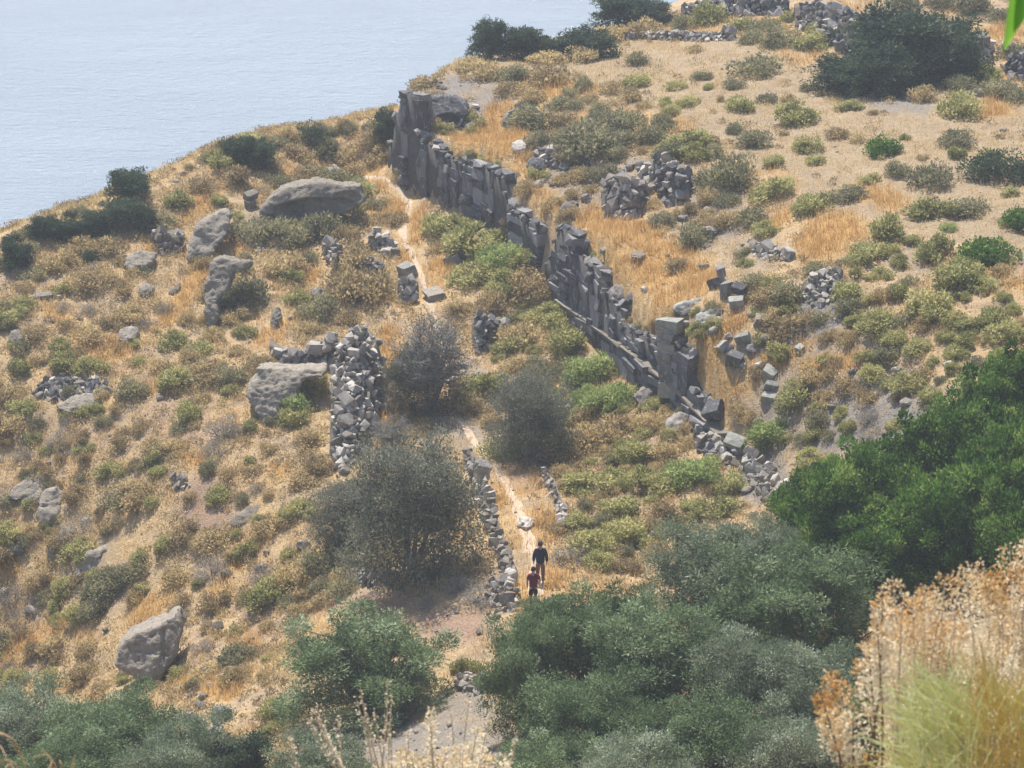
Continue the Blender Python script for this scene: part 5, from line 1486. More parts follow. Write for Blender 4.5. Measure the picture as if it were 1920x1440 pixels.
def build_gravel():
    """small stones strewn over the bare soil"""
    rng, x, y, z, u, v = cover_points(16000, -30, 30, 118, 212, 25)
    bare = zone(u, v, BARE); red = zone(u, v, RED); pd = path_dist(x, y)
    keep = rng.random(len(x)) < (.06 + .6 * bare + .25 * red + .25 * (pd < 1.0))
    x, y, z = x[keep], y[keep], z[keep]
    n = len(x)
    oct_ = np.array([(1, 0, 0), (0, 1, 0), (-1, 0, 0), (0, -1, 0), (0, 0, 1), (0, 0, -1)], float)
    tri = np.array([(0, 1, 4), (1, 2, 4), (2, 3, 4), (3, 0, 4), (1, 0, 5), (2, 1, 5), (3, 2, 5), (0, 3, 5)])
    s = rng.lognormal(math.log(.055), .5, n)
    P6 = oct_[None] * (1 + rng.normal(0, .25, (n, 6, 1))) * s[:, None, None] * np.array([1, 1, .7])
    a = rng.uniform(0, 6.28, n); ca, sa = np.cos(a)[:, None], np.sin(a)[:, None]
    X = P6[:, :, 0] * ca - P6[:, :, 1] * sa; Y = P6[:, :, 0] * sa + P6[:, :, 1] * ca
    V = np.stack([X + x[:, None], Y + y[:, None], P6[:, :, 2] + z[:, None] + s[:, None] * .2], -1).reshape(-1, 3)
    F = (np.arange(n)[:, None, None] * 6 + tri[None]).reshape(-1, 3)
    o = add('gravel', mesh_np('gravel', V, F, 3), M_RUBBLE)
    o['kind'] = 'stuff'; o['label'] = 'small loose stones strewn over the bare soil'; o['category'] = 'gravel'
build_gravel()

# ------------------------------------------------------------------ trees
def grow(rng, trunk_h, reach, top, n_limb, n_sub, n_twig, up=0.5, r0=0.13, tw=0.0, tl=1.0):
    """skeleton of a bushy tree: list of (points, radii) and the twig ends; crown spans reach x reach x top"""
    paths, ends = [], []
    for i in range(n_limb):
        a = 2 * np.pi * (i + rng.uniform(-.3, .3)) / n_limb
        el = rng.uniform(.35, 1.25)
        tgt = np.array([math.cos(a) * math.cos(el) * reach * .62, math.sin(a) * math.cos(el) * reach * .62, trunk_h + (top - trunk_h) * (.25 + .5 * math.sin(el))])
        b = np.array([math.cos(a) * .08, math.sin(a) * .08, 0.0])
        m1 = np.array([tgt[0] * .22, tgt[1] * .22, trunk_h * .7]) + rng.normal(0, .06, 3)
        m2 = (m1 + tgt) / 2 + np.array([0, 0, .2]) + rng.normal(0, .1, 3)
        limb = np.array([b, m1, m2, tgt]); paths.append((limb, [r0, r0 * .75, r0 * .5, r0 * .26]))
        for j in range(n_sub):
            st = limb[1] + (limb[3] - limb[1]) * rng.uniform(.25, 1.0)
            d = rng.normal(0, 1, 3); d[:2] += np.array([math.cos(a), math.sin(a)]) * .7; d[2] = abs(d[2]) * up + .15; d /= np.linalg.norm(d)
            e = st + d * reach * rng.uniform(.22, .46)
            q = np.hypot(e[0], e[1]) / reach
            if q > 1: e[:2] /= q
            e[2] = min(max(e[2], .25), top * .97)
            paths.append((np.array([st, (st + e) / 2 + rng.normal(0, .05, 3), e]), [r0 * .26, r0 * .17, r0 * .08]))
            for k in range(n_twig):
                s2 = st + (e - st) * rng.uniform(.3, 1)
                d2 = d * .6 + rng.normal(0, .6, 3); d2[2] = abs(d2[2]) * .8; d2 /= np.linalg.norm(d2)
                e2 = s2 + d2 * reach * rng.uniform(.1, .24) * tl
                paths.append((np.array([s2, (s2 + e2) / 2, e2]), [max(r0 * .08, tw), max(r0 * .055, tw * .8), max(r0 * .025, tw * .45)]))
                ends.append(e2)
    return paths, np.array(ends)

def crown_from(ends, rng, per, cr, leaf, tint_spread=.25, squash=.8, up=.4):
    rad_ = rng.uniform(cr[0], cr[1], len(ends))
    p, d, idx = clump_cloud(ends, rad_, per, rng, squash, .3)
    k = p[:, 2] > .05
    p, d, idx = p[k], d[k], idx[k]
    V, F = leaf_quads(p, d * .7 + np.array([0, 0, up]), leaf[0], leaf[1], rng)
    ct = np.clip(rng.normal(.48, tint_spread, len(ends)), 0, 1)
    t = np.repeat(np.clip(ct[idx] + rng.normal(0, .16, len(idx)), 0, 1), 4)
    return mesh_np('crown', V, F, 4, {'tint': t})

TREES = {}
def tree_kind(kind, n, reach, top, trunk_h, limbs, subs, twigs, per, cr, leaf, leafmat, barkmat, r0=.13, up=.5, squash=.8, tint=.2, fill=110, tw=0.0, tl=1.0, lowf=.7):
    TREES[kind] = []
    for k in range(n):
        rng = np.random.default_rng(hash_seed(kind) + 11 * k)
        paths, ends = grow(rng, trunk_h, reach, top, limbs, subs, twigs, up, r0, tw, tl)
        nf = fill
        a = rng.uniform(0, 2 * np.pi, nf); e = np.arcsin(rng.uniform(-.05, 1, nf)); lob = .72 + .26 * np.sin(a * 3 + k) * np.cos(e * 2 + k * 2) + rng.normal(0, .07, nf)
        ex = np.stack([np.cos(a) * np.cos(e) * reach * lob, np.sin(a) * np.cos(e) * reach * lob, np.maximum(.22, .12 * top + np.sin(e) * top * .80 * (lob * .5 + .5))], 1)
        nl = int(nf * lowf); a = rng.uniform(0, 2 * np.pi, nl); q = np.sqrt(rng.uniform(.03, .85, nl))
        low = np.stack([np.cos(a) * q * reach, np.sin(a) * q * reach, rng.uniform(.03, .32, nl) * top], 1)
        ends = np.vstack([ends, ex, low])
        V, F = tubes(paths, 4)
        tm = mesh_np('trunk', V, F, 4, smooth=True); tm.materials.append(barkmat)
        cm = crown_from(ends, rng, per, cr, leaf, tint, squash); cm.materials.append(leafmat)
        TREES[kind].append((tm, cm, reach, top))
tree_kind('olive', 4, 2.4, 4.2, .8, 8, 6, 3, 165, (.26, .52), (.13, .036), LEAF['oliveleaf'], M_BARK, fill=70)
tree_kind('silver', 3, 2.3, 3.8, .7, 8, 6, 3, 150, (.26, .5), (.13, .034), leaf_material('silver_olive_leaf', [(0.05, (0.095, 0.125, 0.068)), (0.4, (0.165, 0.205, 0.115)), (0.75, (0.26, 0.30, 0.19)), (1.0, (0.46, 0.49, 0.37))], .36, .55, .3, .25), M_BARK, fill=70)
tree_kind('wispy', 3, 2.4, 4.0, .5, 10, 8, 9, 26, (.2, .42), (.13, .038), LEAF['greyleaf'], M_GREYTWIG, r0=.05, up=1.2, fill=170, tw=.011, tl=1.5, lowf=1.7)
tree_kind('bare', 2, 1.7, 3.8, .3, 12, 9, 13, 4, (.18, .34), (.10, .028), LEAF['greyleaf'], M_GREYTWIG, r0=.055, up=1.5, fill=170, tw=.011, tl=1.5)
tree_kind('thicket', 3, 2.6, 3.2, .5, 9, 6, 3, 190, (.28, .52), (.15, .07), LEAF['green'], M_BARK, squash=.75, tint=.26, fill=60)
tree_kind('juniper', 4, 1.25, 2.2, .35, 7, 6, 3, 62, (.16, .34), (.13, .05), LEAF['dark'], M_BARK, r0=.08, fill=46, up=.9)

def put_tree(name, kind, u, v_foot, v_top, w, label, cat, group=None, dy=0.0, var=None):
    """tree with its foot at pixel (u, v_foot), top at v_top and crown w pixels wide"""
    b = P(u, v_foot)
    if dy:
        b = Vector((b.x * (b.y + dy) / b.y, b.y + dy, float(H(b.x * (b.y + dy) / b.y, b.y + dy))))
    m_ = px_m(b.y)
    rr = random.Random(int(u * 3 + v_foot))
    tm, cm, reach, top = TREES[kind][rr.randrange(len(TREES[kind])) if var is None else var]
    sx = w * m_ / (2 * reach * .92); sz = max(.35, (v_foot - v_top) * m_ / top * 1.06)
    root = add(name, None, loc=b - Vector((0, 0, .05)), rot=(0, 0, rr.uniform(0, 6.28)), scale=(sx, sx, sz))
    tag(root, label, cat, group)
    add('trunk', tm, parent=root); add('crown', cm, parent=root)
    PLACED.append((u, (v_foot + v_top) / 2, w * .4))
    return root

G1 = 'olive trees in the gully'
put_tree('olive_tree', 'olive', 690, 1345, 1128, 330, 'round olive tree standing alone beside the bare dirt patch', 'tree', var=0)
for (u_, vf, vt, w_, k_, lab) in [
        (1110, 1300, 1068, 275, 'olive', 'dark olive tree hiding the feet of the walkers'),
        (988, 1375, 1122, 190, 'olive', 'olive tree at the edge of the dirt patch below the walkers'),
        (1330, 1185, 975, 280, 'silver', 'grey-green olive tree below the spurge thicket'),
        (1440, 1130, 965, 150, 'silver', 'silvery olive tree below the grey stone scree'),
        (1490, 1240, 1000, 350, 'olive', 'broad olive tree in front of the glossy evergreen thicket'),
        (1225, 1350, 1120, 310, 'olive', 'olive tree in the middle of the grove behind the silvery one'),
        (1395, 1370, 1150, 230, 'silver', 'silvery rounded olive tree in the middle of the grove'),
        (1545, 1420, 1190, 280, 'silver', 'silvery olive tree beside the dry foreground bush'),
        (1110, 1470, 1240, 300, 'olive', 'olive tree in front of the tree hiding the walkers'),
        (1330, 1500, 1290, 310, 'olive', 'low olive tree at the bottom of the grove'),
        (1480, 1530, 1320, 250, 'silver', 'silvery olive tree at the bottom of the grove'),
        (1030, 1540, 1345, 240, 'olive', 'lowest olive tree below the dirt patch'),
        (1200, 1560, 1350, 260, 'silver', 'small silvery olive tree at the bottom frame edge'),
        (1640, 1480, 1240, 220, 'olive', 'olive tree half hidden behind the dry foreground bush'),
        (1760, 1450, 1200, 260, 'olive', 'olive tree hidden behind the foreground bush'),
        (60, 1480, 1275, 260, 'silver', 'grey olive tree in the lower left grove corner'),
        (230, 1480, 1272, 280, 'olive', 'tallest olive tree of the lower left grove'),
        (370, 1490, 1320, 220, 'silver', 'olive tree at the right end of the lower left grove'),
        (140, 1540, 1350, 280, 'olive', 'front olive tree of the lower left grove'),
        (310, 1560, 1375, 240, 'silver', 'low front olive tree of the lower left grove'),
        (-20, 1430, 1275, 180, 'olive', 'olive tree cut by the left frame edge'),
        (605, 1500, 1372, 230, 'silver', 'low grey olive bush at the bottom below the round olive'),
        (1018, 1212, 1106, 120, 'olive', 'small olive bush hiding the legs of the rear walker'),
        (850, 1590, 1408, 240, 'olive', 'low olive tree behind the cream dry tuft'),
        (700, 1590, 1415, 220, 'silver', 'low grey olive behind the budded dry stalks')]:
    put_tree('olive_tree', k_, u_, vf, vt, w_, lab, 'tree', G1)
put_tree('grey_tree', 'wispy', 770, 1085, 805, 285, 'big grey-green tree with wispy bare tips beside the path', 'tree', var=0)
put_tree('grey_tree', 'wispy', 655, 1020, 890, 150, 'small wispy tree against the big grey-green tree', 'tree', var=1)
put_tree('grey_tree', 'bare', 812, 770, 575, 175, 'bare grey tree above the bend of the path', 'tree', var=0)
put_tree('grey_tree', 'wispy', 775, 770, 640, 110, 'leafy lower shoot at the foot of the bare grey tree', 'tree', var=2)
put_tree('grey_tree', 'wispy', 995, 862, 690, 170, 'dark shrub tree above the bend of the path', 'tree', var=1)
put_tree('grey_tree', 'bare', 735, 850, 770, 90, 'dead leafless tree leaning over the dry-stone wall', 'tree', var=1)
for (u_, vf, vt, w_, lab) in [
        (1520, 1040, 905, 200, 'lowest lobe of the glossy evergreen thicket beside the scree'),
        (1610, 1060, 850, 240, 'front evergreen bush of the thicket below the bare bank'),
        (1680, 1010, 830, 240, 'middle evergreen bush of the thicket below the bare bank'),
        (1700, 1100, 930, 260, 'shaded evergreen bush in front of the thicket'),
        (1770, 960, 770, 240, 'evergreen bush of the thicket below the spurge clump'),
        (1850, 900, 705, 220, 'upper evergreen bush of the thicket near the pale square block'),
        (1915, 860, 655, 200, 'topmost evergreen bush of the thicket at the frame edge'),
        (1840, 1080, 850, 280, 'dark evergreen bush behind the dry foreground plants'),
        (1930, 1000, 780, 240, 'evergreen bush at the right frame edge'),
        (1960, 1150, 930, 260, 'shaded evergreen bush low at the right frame edge'),
        (1580, 960, 860, 150, 'small evergreen bush on the upper rim of the thicket')]:
    put_tree('evergreen_thicket', 'thicket', u_, vf, vt, w_, lab, 'evergreen bush', 'glossy evergreen bushes of the thicket')
put_tree('dead_tree', 'bare', 1735, 1075, 900, 130, 'dead grey branches in the evergreen thicket', 'tree', var=1)
for (u_, vf, vt, w_, lab) in [
        (243, 374, 316, 84, 'lone dark juniper standing out against the sea'),
        (446, 312, 254, 72, 'taller half of the twin juniper against the sea'), (488, 312, 262, 60, 'lower half of the twin juniper against the sea'),
        (88, 446, 405, 66, 'dark juniper at the left end of the shore edge'), (130, 446, 412, 60, 'second dark juniper along the shore edge'), (178, 440, 395, 66, 'middle dark juniper along the shore edge'),
        (230, 420, 372, 84, 'dark juniper below the lone juniper'), (272, 430, 385, 50, 'green juniper beside the lone juniper'), (30, 500, 455, 60, 'dark bush at the left edge of the shore slope'),
        (918, 92, 20, 78, 'dark juniper at the left end of the cliff-top row'), (985, 84, 24, 90, 'second dark juniper of the cliff-top row'), (1045, 70, 30, 60, 'low third juniper of the cliff-top row'),
        (1100, 60, 4, 110, 'broad juniper of the cliff-top row'), (1165, 52, -14, 110, 'tallest juniper of the cliff-top row'), (1225, 46, 0, 80, 'right-hand end juniper of the cliff-top row'),
        (728, 262, 205, 60, 'green juniper beside the tall end of the ancient wall'), (1585, 166, 108, 130, 'low dark bush spreading from the large evergreen'), (1650, 176, 95, 130, 'lower front bush of the large dark evergreen'),
        (1690, 150, 18, 200, 'large dark evergreen above the dry field'), (1765, 140, 30, 160, 'right half of the large dark evergreen above the field'), (1800, 150, 80, 100, 'dark bush at the foot of the large evergreen'),
        (1640, 110, 30, 100, 'dark bush behind the broad rubble slope'), (460, 1470, 1372, 130, 'dark green bush at the bottom between the olive groves')]:
    put_tree('juniper', 'juniper', u_, vf, vt, w_, lab, 'juniper', 'dark evergreen junipers')

# ------------------------------------------------------------------ the two walkers
def skin_mesh(name, verts, edges, radii, root=0, sub=2, smooth=True):
    me = bpy.data.meshes.new(name)
    me.from_pydata([tuple(v) for v in verts], edges, [])
    o = bpy.data.objects.new('tmp', me); COL.objects.link(o)
    md = o.modifiers.new('skin', 'SKIN')
    for i, r in enumerate(radii):
        sv = me.skin_vertices[0].data[i]
        sv.radius = r if isinstance(r, tuple) else (r, r)
        sv.use_root = (i == root)
    ms = o.modifiers.new('sub', 'SUBSURF'); ms.levels = sub; ms.render_levels = sub
    dg = bpy.context.evaluated_depsgraph_get()
    out = bpy.data.meshes.new_from_object(o.evaluated_get(dg))
    bpy.data.objects.remove(o)
    for p in out.polygons:
        p.use_smooth = True
    out.name = name
    return out

M_SKIN = plain_material('skin', (0.42, 0.25, 0.17), .6, .06)
M_NAVY = plain_material('navy_jacket_cloth', (0.012, 0.018, 0.045), .85, .2, 20)
M_CAP = plain_material('grey_cap_cloth', (0.05, 0.06, 0.075), .85, .2, 20)
M_BROWN = plain_material('brown_trouser_cloth', (0.17, 0.085, 0.055), .85, .15, 20)
M_RED = plain_material('dark_red_cloth', (0.115, 0.016, 0.026), .85, .2, 20)
M_BLACK = plain_material('black_cloth', (0.012, 0.013, 0.018), .85, .2, 20)
M_HAIR = plain_material('dark_hair', (0.02, 0.016, 0.014), .6, .2, 40)
M_SHOE = plain_material('walking_shoe', (0.06, 0.05, 0.045), .8, .2, 20)

def hand_chain(V, E, R, wrist_i, d, side):
    """palm, four fingers and a thumb added to the skeleton; d = pointing direction"""
    w = Vector(V[wrist_i]); d = d.normalized()
    acr = Vector((0, 1, 0)) - d * d.y
    acr.normalize()
    V.append(w + d * .075); R.append((.036, .018)); palm = len(V) - 1; E.append((wrist_i, palm))
    for k, (o, L) in enumerate(((-.028, .075), (-.009, .085), (.010, .08), (.028, .062))):
        b = V[palm] + acr * o
        V.append(b + d * .018); R.append(.0095); E.append((palm, len(V) - 1))
        V.append(V[-1] + (d + Vector((-side * .25, 0, 0))).normalized() * L * .5); R.append(.009); E.append((len(V) - 2, len(V) - 1))
        V.append(V[-1] + (d + Vector((-side * .7, 0, 0))).normalized() * L * .5); R.append(.008); E.append((len(V) - 2, len(V) - 1))
    V.append(w + d * .03 + acr * .036); R.append(.011); E.append((wrist_i, len(V) - 1))
    V.append(V[-1] + (d + acr * .5).normalized() * .045); R.append(.0095); E.append((len(V) - 2, len(V) - 1))

def head_mesh(name, c, r, zs=1.28, cut=None, seed=0):
    bm = bmesh.new()
    bmesh.ops.create_uvsphere(bm, u_segments=20, v_segments=14, radius=1)
    for v in bm.verts:
        p = v.co
        v.co = Vector((c.x + p.x * r * .92, c.y + p.y * r * 1.08, c.z + p.z * r * zs * (1.0 if p.z > 0 else 1.05)))
    if cut is not None:
        bmesh.ops.delete(bm, geom=[v for v in bm.verts if v.co.z < cut(v.co)], context='VERTS')
    return bm_mesh(name, bm, True)

def walker(name, u, v, height, top_mat, leg_mat, long_sleeve, cap, label, arms, stride, shorts=False):
    foot = P(u, v)
    k = height / 1.75
    root = add(name, None, loc=foot + Vector((0, 0, -.01)), scale=k)
    root.rotation_euler = (0, 0, rad(4))
    tag(root, label, 'person', 'walkers on the footpath')
    # walking away from the viewer (+y); x to the right; one leg forward
    hip = Vector((0, 0, .93)); chest = Vector((0, .03, 1.28)); neck = Vector((0, .03, 1.47)); head = Vector((0, .05, 1.60))
    f1, f2 = stride
    V = [hip, Vector((0, .015, 1.10)), chest, Vector((0, .035, 1.40)), neck, head, Vector((0, .06, 1.69))]
    E = [(0, 1), (1, 2), (2, 3), (3, 4), (4, 5), (5, 6)]
    R = [(.135, .095), (.125, .09), (.15, .105), (.10, .08), .055, (.085, .10), (.07, .085)]
    legs = []
    for s_, fwd in ((-1, f1), (1, f2)):
        kn = Vector((s_ * .10, fwd * .5 + .06, .50)); an = Vector((s_ * .10, fwd, .085 + max(0, -fwd) * .12)); toe = an + Vector((s_ * .02, .17, -.05))
        i0 = len(V)
        V += [Vector((s_ * .09, .0, .86)), kn, an, toe]; R += [(.088, .095), .058, .042, (.04, .03)]
        E += [(0, i0), (i0, i0 + 1), (i0 + 1, i0 + 2), (i0 + 2, i0 + 3)]
        legs.append((Vector((s_ * .09, 0, .86)), kn, an, toe))
    arm_pts = []
    for s_, (el, wr) in zip((-1, 1), arms):
        i0 = len(V)
        sh = Vector((s_ * .165, .03, 1.375))
        V += [sh, Vector(el), Vector(wr)]; R += [.058, .044, (.034, .028)]
        E += [(2, i0), (i0, i0 + 1), (i0 + 1, i0 + 2)]
        hand_chain(V, E, R, i0 + 2, Vector(wr) - Vector(el), s_)
        arm_pts.append((sh, Vector(el), Vector(wr)))
    add('body', skin_mesh('body', V, E, R), M_SKIN, parent=root)
    # face: nose, ears, on the far side of the head as the walkers look away
    add('nose', head_mesh('nose', Vector((0, .172, 1.60)), .016, 1.5), M_SKIN, parent=root)
    for s_ in (-1, 1):
        add('ear', head_mesh('ear', Vector((s_ * .083, .045, 1.60)), .022, 1.6), M_SKIN, parent=root)
    # hair and cap
    hair = add('hair', head_mesh('hair', Vector((0, .045, 1.625)), .103, 1.2, lambda p: 1.55 + max(0, p.y - .03) * 1.0), M_HAIR, parent=root)
    if cap:
        cm = head_mesh('cap', Vector((0, .05, 1.645)), .112, 1.05, lambda p: 1.64)
        c_ = add('cap', cm, M_CAP, parent=root)
        bm = bmesh.new()
        bmesh.ops.create_circle(bm, cap_ends=True, segments=20, radius=.1)
        for w in bm.verts:
            w.co = Vector((w.co.x * .85, .14 + w.co.y * .95, 1.655 - max(0, w.co.y) * .25))
        r_ = bmesh.ops.extrude_face_region(bm, geom=bm.faces[:])
        for w in [g for g in r_['geom'] if isinstance(g, bmesh.types.BMVert)]:
            w.co.z += .012
        add('cap_brim', bm_mesh('cap_brim', bm, True), M_CAP, parent=c_)
    # upper garment
    TV = [Vector((0, .0, .80 if long_sleeve else .86)), Vector((0, .01, 1.04)), Vector((0, .03, 1.26)), Vector((0, .035, 1.40)), Vector((0, .035, 1.475))]
    TE = [(0, 1), (1, 2), (2, 3), (3, 4)]
    wide = .035 if long_sleeve else .02
    TR = [(.165 + wide, .125 + wide), (.15 + wide, .115 + wide), (.17 + wide, .12 + wide), (.115, .09), (.06, .065)]
    for (sh, el, wr), s_ in zip(arm_pts, (-1, 1)):
        i0 = len(TV)
        if long_sleeve:
            TV += [sh + Vector((s_ * .015, 0, 0)), el, wr + (wr - el) * .02]; TR += [.085, .075, .055]
            TE += [(2, i0), (i0, i0 + 1), (i0 + 1, i0 + 2)]
        else:
            TV += [sh + Vector((s_ * .01, 0, 0)), sh + (el - sh) * .72]; TR += [.08, .072]
            TE += [(2, i0), (i0, i0 + 1)]
    add('jacket' if long_sleeve else 'shirt', skin_mesh('garment', TV, TE, TR, sub=2), top_mat, parent=root)
    # trousers or shorts
    LV = [Vector((0, 0, .95)), Vector((0, 0, .90))]; LE = [(0, 1)]; LR = [(.15, .11), (.15, .115)]
    for hp, kn, an, toe in legs:
        i0 = len(LV)
        end = kn + (an - kn) * .92 if not shorts else hp + (kn - hp) * .95
        LV += [hp] + ([kn, end] if not shorts else [end]); LR += [(.105, .11)] + ([.082, .07] if not shorts else [.092])
        LE += [(1, i0), (i0, i0 + 1)] + ([(i0 + 1, i0 + 2)] if not shorts else [])
    add('trousers' if not shorts else 'shorts', skin_mesh('trousers', LV, LE, LR), leg_mat, parent=root)
    for hp, kn, an, toe in legs:
        add('shoe', skin_mesh('shoe', [an + Vector((0, -.05, -.045)), an + Vector((0, .06, -.04)), toe + Vector((0, .04, -.005))], [(0, 1), (1, 2)], [(.045, .05), (.048, .05), (.042, .032)]), M_SHOE, parent=root)
    PLACED.append((u, v - 40, 30))
    return root
walker('person', 1013, 1095, 1.80, M_NAVY, M_BROWN, True, True, 'person in navy jacket and grey cap walking away up the path',
       (((-.245, .02, 1.13), (-.25, .08, .90)), ((.245, .0, 1.13), (.255, .04, .89))), (.16, -.12))
walker('person', 1000, 1143, 1.76, M_RED, M_BLACK, False, False, 'person in dark red shirt and black shorts following behind on the path',
       (((-.235, .0, 1.13), (-.23, .12, .93)), ((.27, .02, 1.15), (.25, .24, 1.06))), (-.12, .18), shorts=True)

# ------------------------------------------------------------------ plants right in front of the camera
def near_point(u, v, y):
    return Vector([float(c) for c in at_y(u, v, y)])
M_DRYHEAD = leaf_material('dry_seed_head', [(0.0, (0.34, 0.16, 0.045)), (0.25, (0.56, 0.32, 0.11)), (0.5, (0.66, 0.52, 0.31)), (0.75, (0.70, 0.61, 0.44)), (1.0, (0.78, 0.71, 0.55))], .4, .7, .12, .2)
M_FEATHER = leaf_material('feathery_green', [(0.0, (0.66, 0.48, 0.20)), (0.4, (0.70, 0.62, 0.26)), (0.7, (0.66, 0.72, 0.34)), (1.0, (0.80, 0.84, 0.56))], .45, .6, .1, .2)
M_STALK = plain_material('dry_stalk', (0.46, 0.40, 0.31), .8, .2, 30)
M_STALKD = plain_material('dark_stalk', (0.16, 0.12, 0.09), .85, .2, 30)

def plume_plant(name, label, stems, y, mat_stalk, seed, leaf=.016, per=60, tip_tint=.42, base_tint=.84, cat='dry plant', body=.09):
    """dry plant: each stem is (u_tip, v_tip, u_mid, v_mid, plume length in pixels, plume width in pixels)"""
    rng = np.random.default_rng(seed)
    ub = np.mean([s_[2] for s_ in stems])
    x0 = near_point(ub, 1500, y).x
    ground_z = float(height_raw(np.array([x0]), np.array([y]))[0])
    foot = Vector((x0, y, ground_z))
    root = add(name, None, loc=foot)
    tag(root, label, cat, 'dry plants in front of the camera')
    paths, P_, D_, T_ = [], [], [], []
    m_ = px_m(y)
    for (ut, vt, um, vm, pl, pw) in stems:
        yy = y + rng.uniform(-.35, .35)
        tip = np.array(near_point(ut, vt, yy) - foot); mid = np.array(near_point(um, vm, yy) - foot)
        base = np.array([rng.normal(0, .10), rng.normal(0, .1), -.05])
        paths.append((np.array([base, base * .4 + mid * .6 + rng.normal(0, .015, 3), mid, tip]), [.007, .0055, .004, .0015]))
        ax = tip - mid; L = np.linalg.norm(ax); ax /= L
        n = int(per * pl / 40)
        t = rng.random(n)
        wv = pw * m_ * .5 * (np.sin(np.pi * np.clip(.12 + .88 * (1 - t), 0, 1)) ** .6) * rng.uniform(.3, 1, n)
        a = rng.uniform(0, 2 * np.pi, n)
        ref = np.array([0, 1.0, 0]); e1 = np.cross(ax, ref); e1 /= np.linalg.norm(e1); e2 = np.cross(ax, e1)
        off = (np.cos(a)[:, None] * e1 + np.sin(a)[:, None] * e2)
        P_.append(tip - ax * ((1 - t) * pl * m_)[:, None] + off * wv[:, None])
        D_.append(off * .8 + ax * .7)
        T_.append(np.clip(base_tint + (tip_tint - base_tint) * sstep(.45, .95, t) + rng.normal(0, .16, n) + rng.normal(0, .17), 0, 1))
    for pth, p, d, t in zip(paths, P_, D_, T_):
        TV, TF = tubes([pth], 5)
        st = add('stem', mesh_np('stem', TV, TF, 4, smooth=True), mat_stalk, parent=root)
        V, F = leaf_quads(p, d, leaf, leaf * .62, rng)
        h_ = add('seed_head', mesh_np('seed_head', V, F, 4, {'tint': np.repeat(t, 4)}), M_DRYHEAD, parent=st)
        h_['kind'] = 'stuff'
    return root

rr_ = random.Random(12)
def fan(u0, u1, v_tip, v_base, n, pl, pw, jit=40, ub=None):
    out = []
    for k in range(n):
        u = u0 + (u1 - u0) * (k + rr_.random()) / n
        vt = np.interp(u, [p[0] for p in v_tip], [p[1] for p in v_tip]) + rr_.uniform(0, jit)
        um = u + ((ub if ub is not None else (u0 + u1) / 2) - u) * .35 + rr_.uniform(-26, 26)
        out.append((u, vt, um, vt + (v_base - vt) * .7, pl * rr_.uniform(.7, 1.3), pw * rr_.uniform(.7, 1.3)))
    return out
RIDGE_A = [(1640, 1100), (1710, 1060), (1740, 1045), (1780, 1080), (1800, 1130)]
plume_plant('dry_bush', 'tallest dry bush with rusty tips in the near right corner', fan(1640, 1800, RIDGE_A, 1480, 19, 200, 60, 150), 11.0, M_STALK, 1, leaf=.0125, per=105)
RIDGE_B = [(1800, 1080), (1830, 1040), (1870, 1050), (1900, 1010), (1960, 990)]
plume_plant('dry_bush', 'dry bush with rusty tips touching the right frame edge', fan(1810, 1960, RIDGE_B, 1480, 19, 210, 62, 160), 11.6, M_STALK, 2, leaf=.0125, per=105)
plume_plant('dry_bush', 'lone dry plume with orange tip left of the tallest dry bush', [(1655, 1112, 1650, 1300, 180, 46), (1628, 1205, 1640, 1350, 150, 52), (1645, 1170, 1655, 1340, 160, 44), (1615, 1240, 1640, 1400, 120, 40)], 10.6, M_STALKD, 3, per=70)
plume_plant('dry_bush', 'low dry plume with orange tips standing in front of the olives', [(1556, 1262, 1580, 1400, 150, 44), (1538, 1300, 1575, 1420, 130, 42), (1576, 1280, 1590, 1420, 150, 50), (1548, 1330, 1580, 1440, 120, 60), (1600, 1340, 1600, 1450, 110, 60)], 10.2, M_STALKD, 4, per=80)
RIDGE_C = [(1640, 1260), (1700, 1230), (1800, 1240), (1900, 1200), (1960, 1200)]
plume_plant('dry_bush', 'dense dry undergrowth of the near right corner', fan(1640, 1960, RIDGE_C, 1540, 40, 220, 76, 150), 11.3, M_STALK, 5, leaf=.013, per=90, tip_tint=.6, base_tint=.82)
RIDGE_D = [(1560, 1420), (1700, 1400), (1800, 1410), (1960, 1340)]
plume_plant('dry_bush', 'tawny lowest growth of the near right corner', fan(1580, 1960, RIDGE_D, 1600, 44, 200, 80, 80), 10.4, M_STALK, 6, leaf=.013, per=80, tip_tint=.35, base_tint=.5)

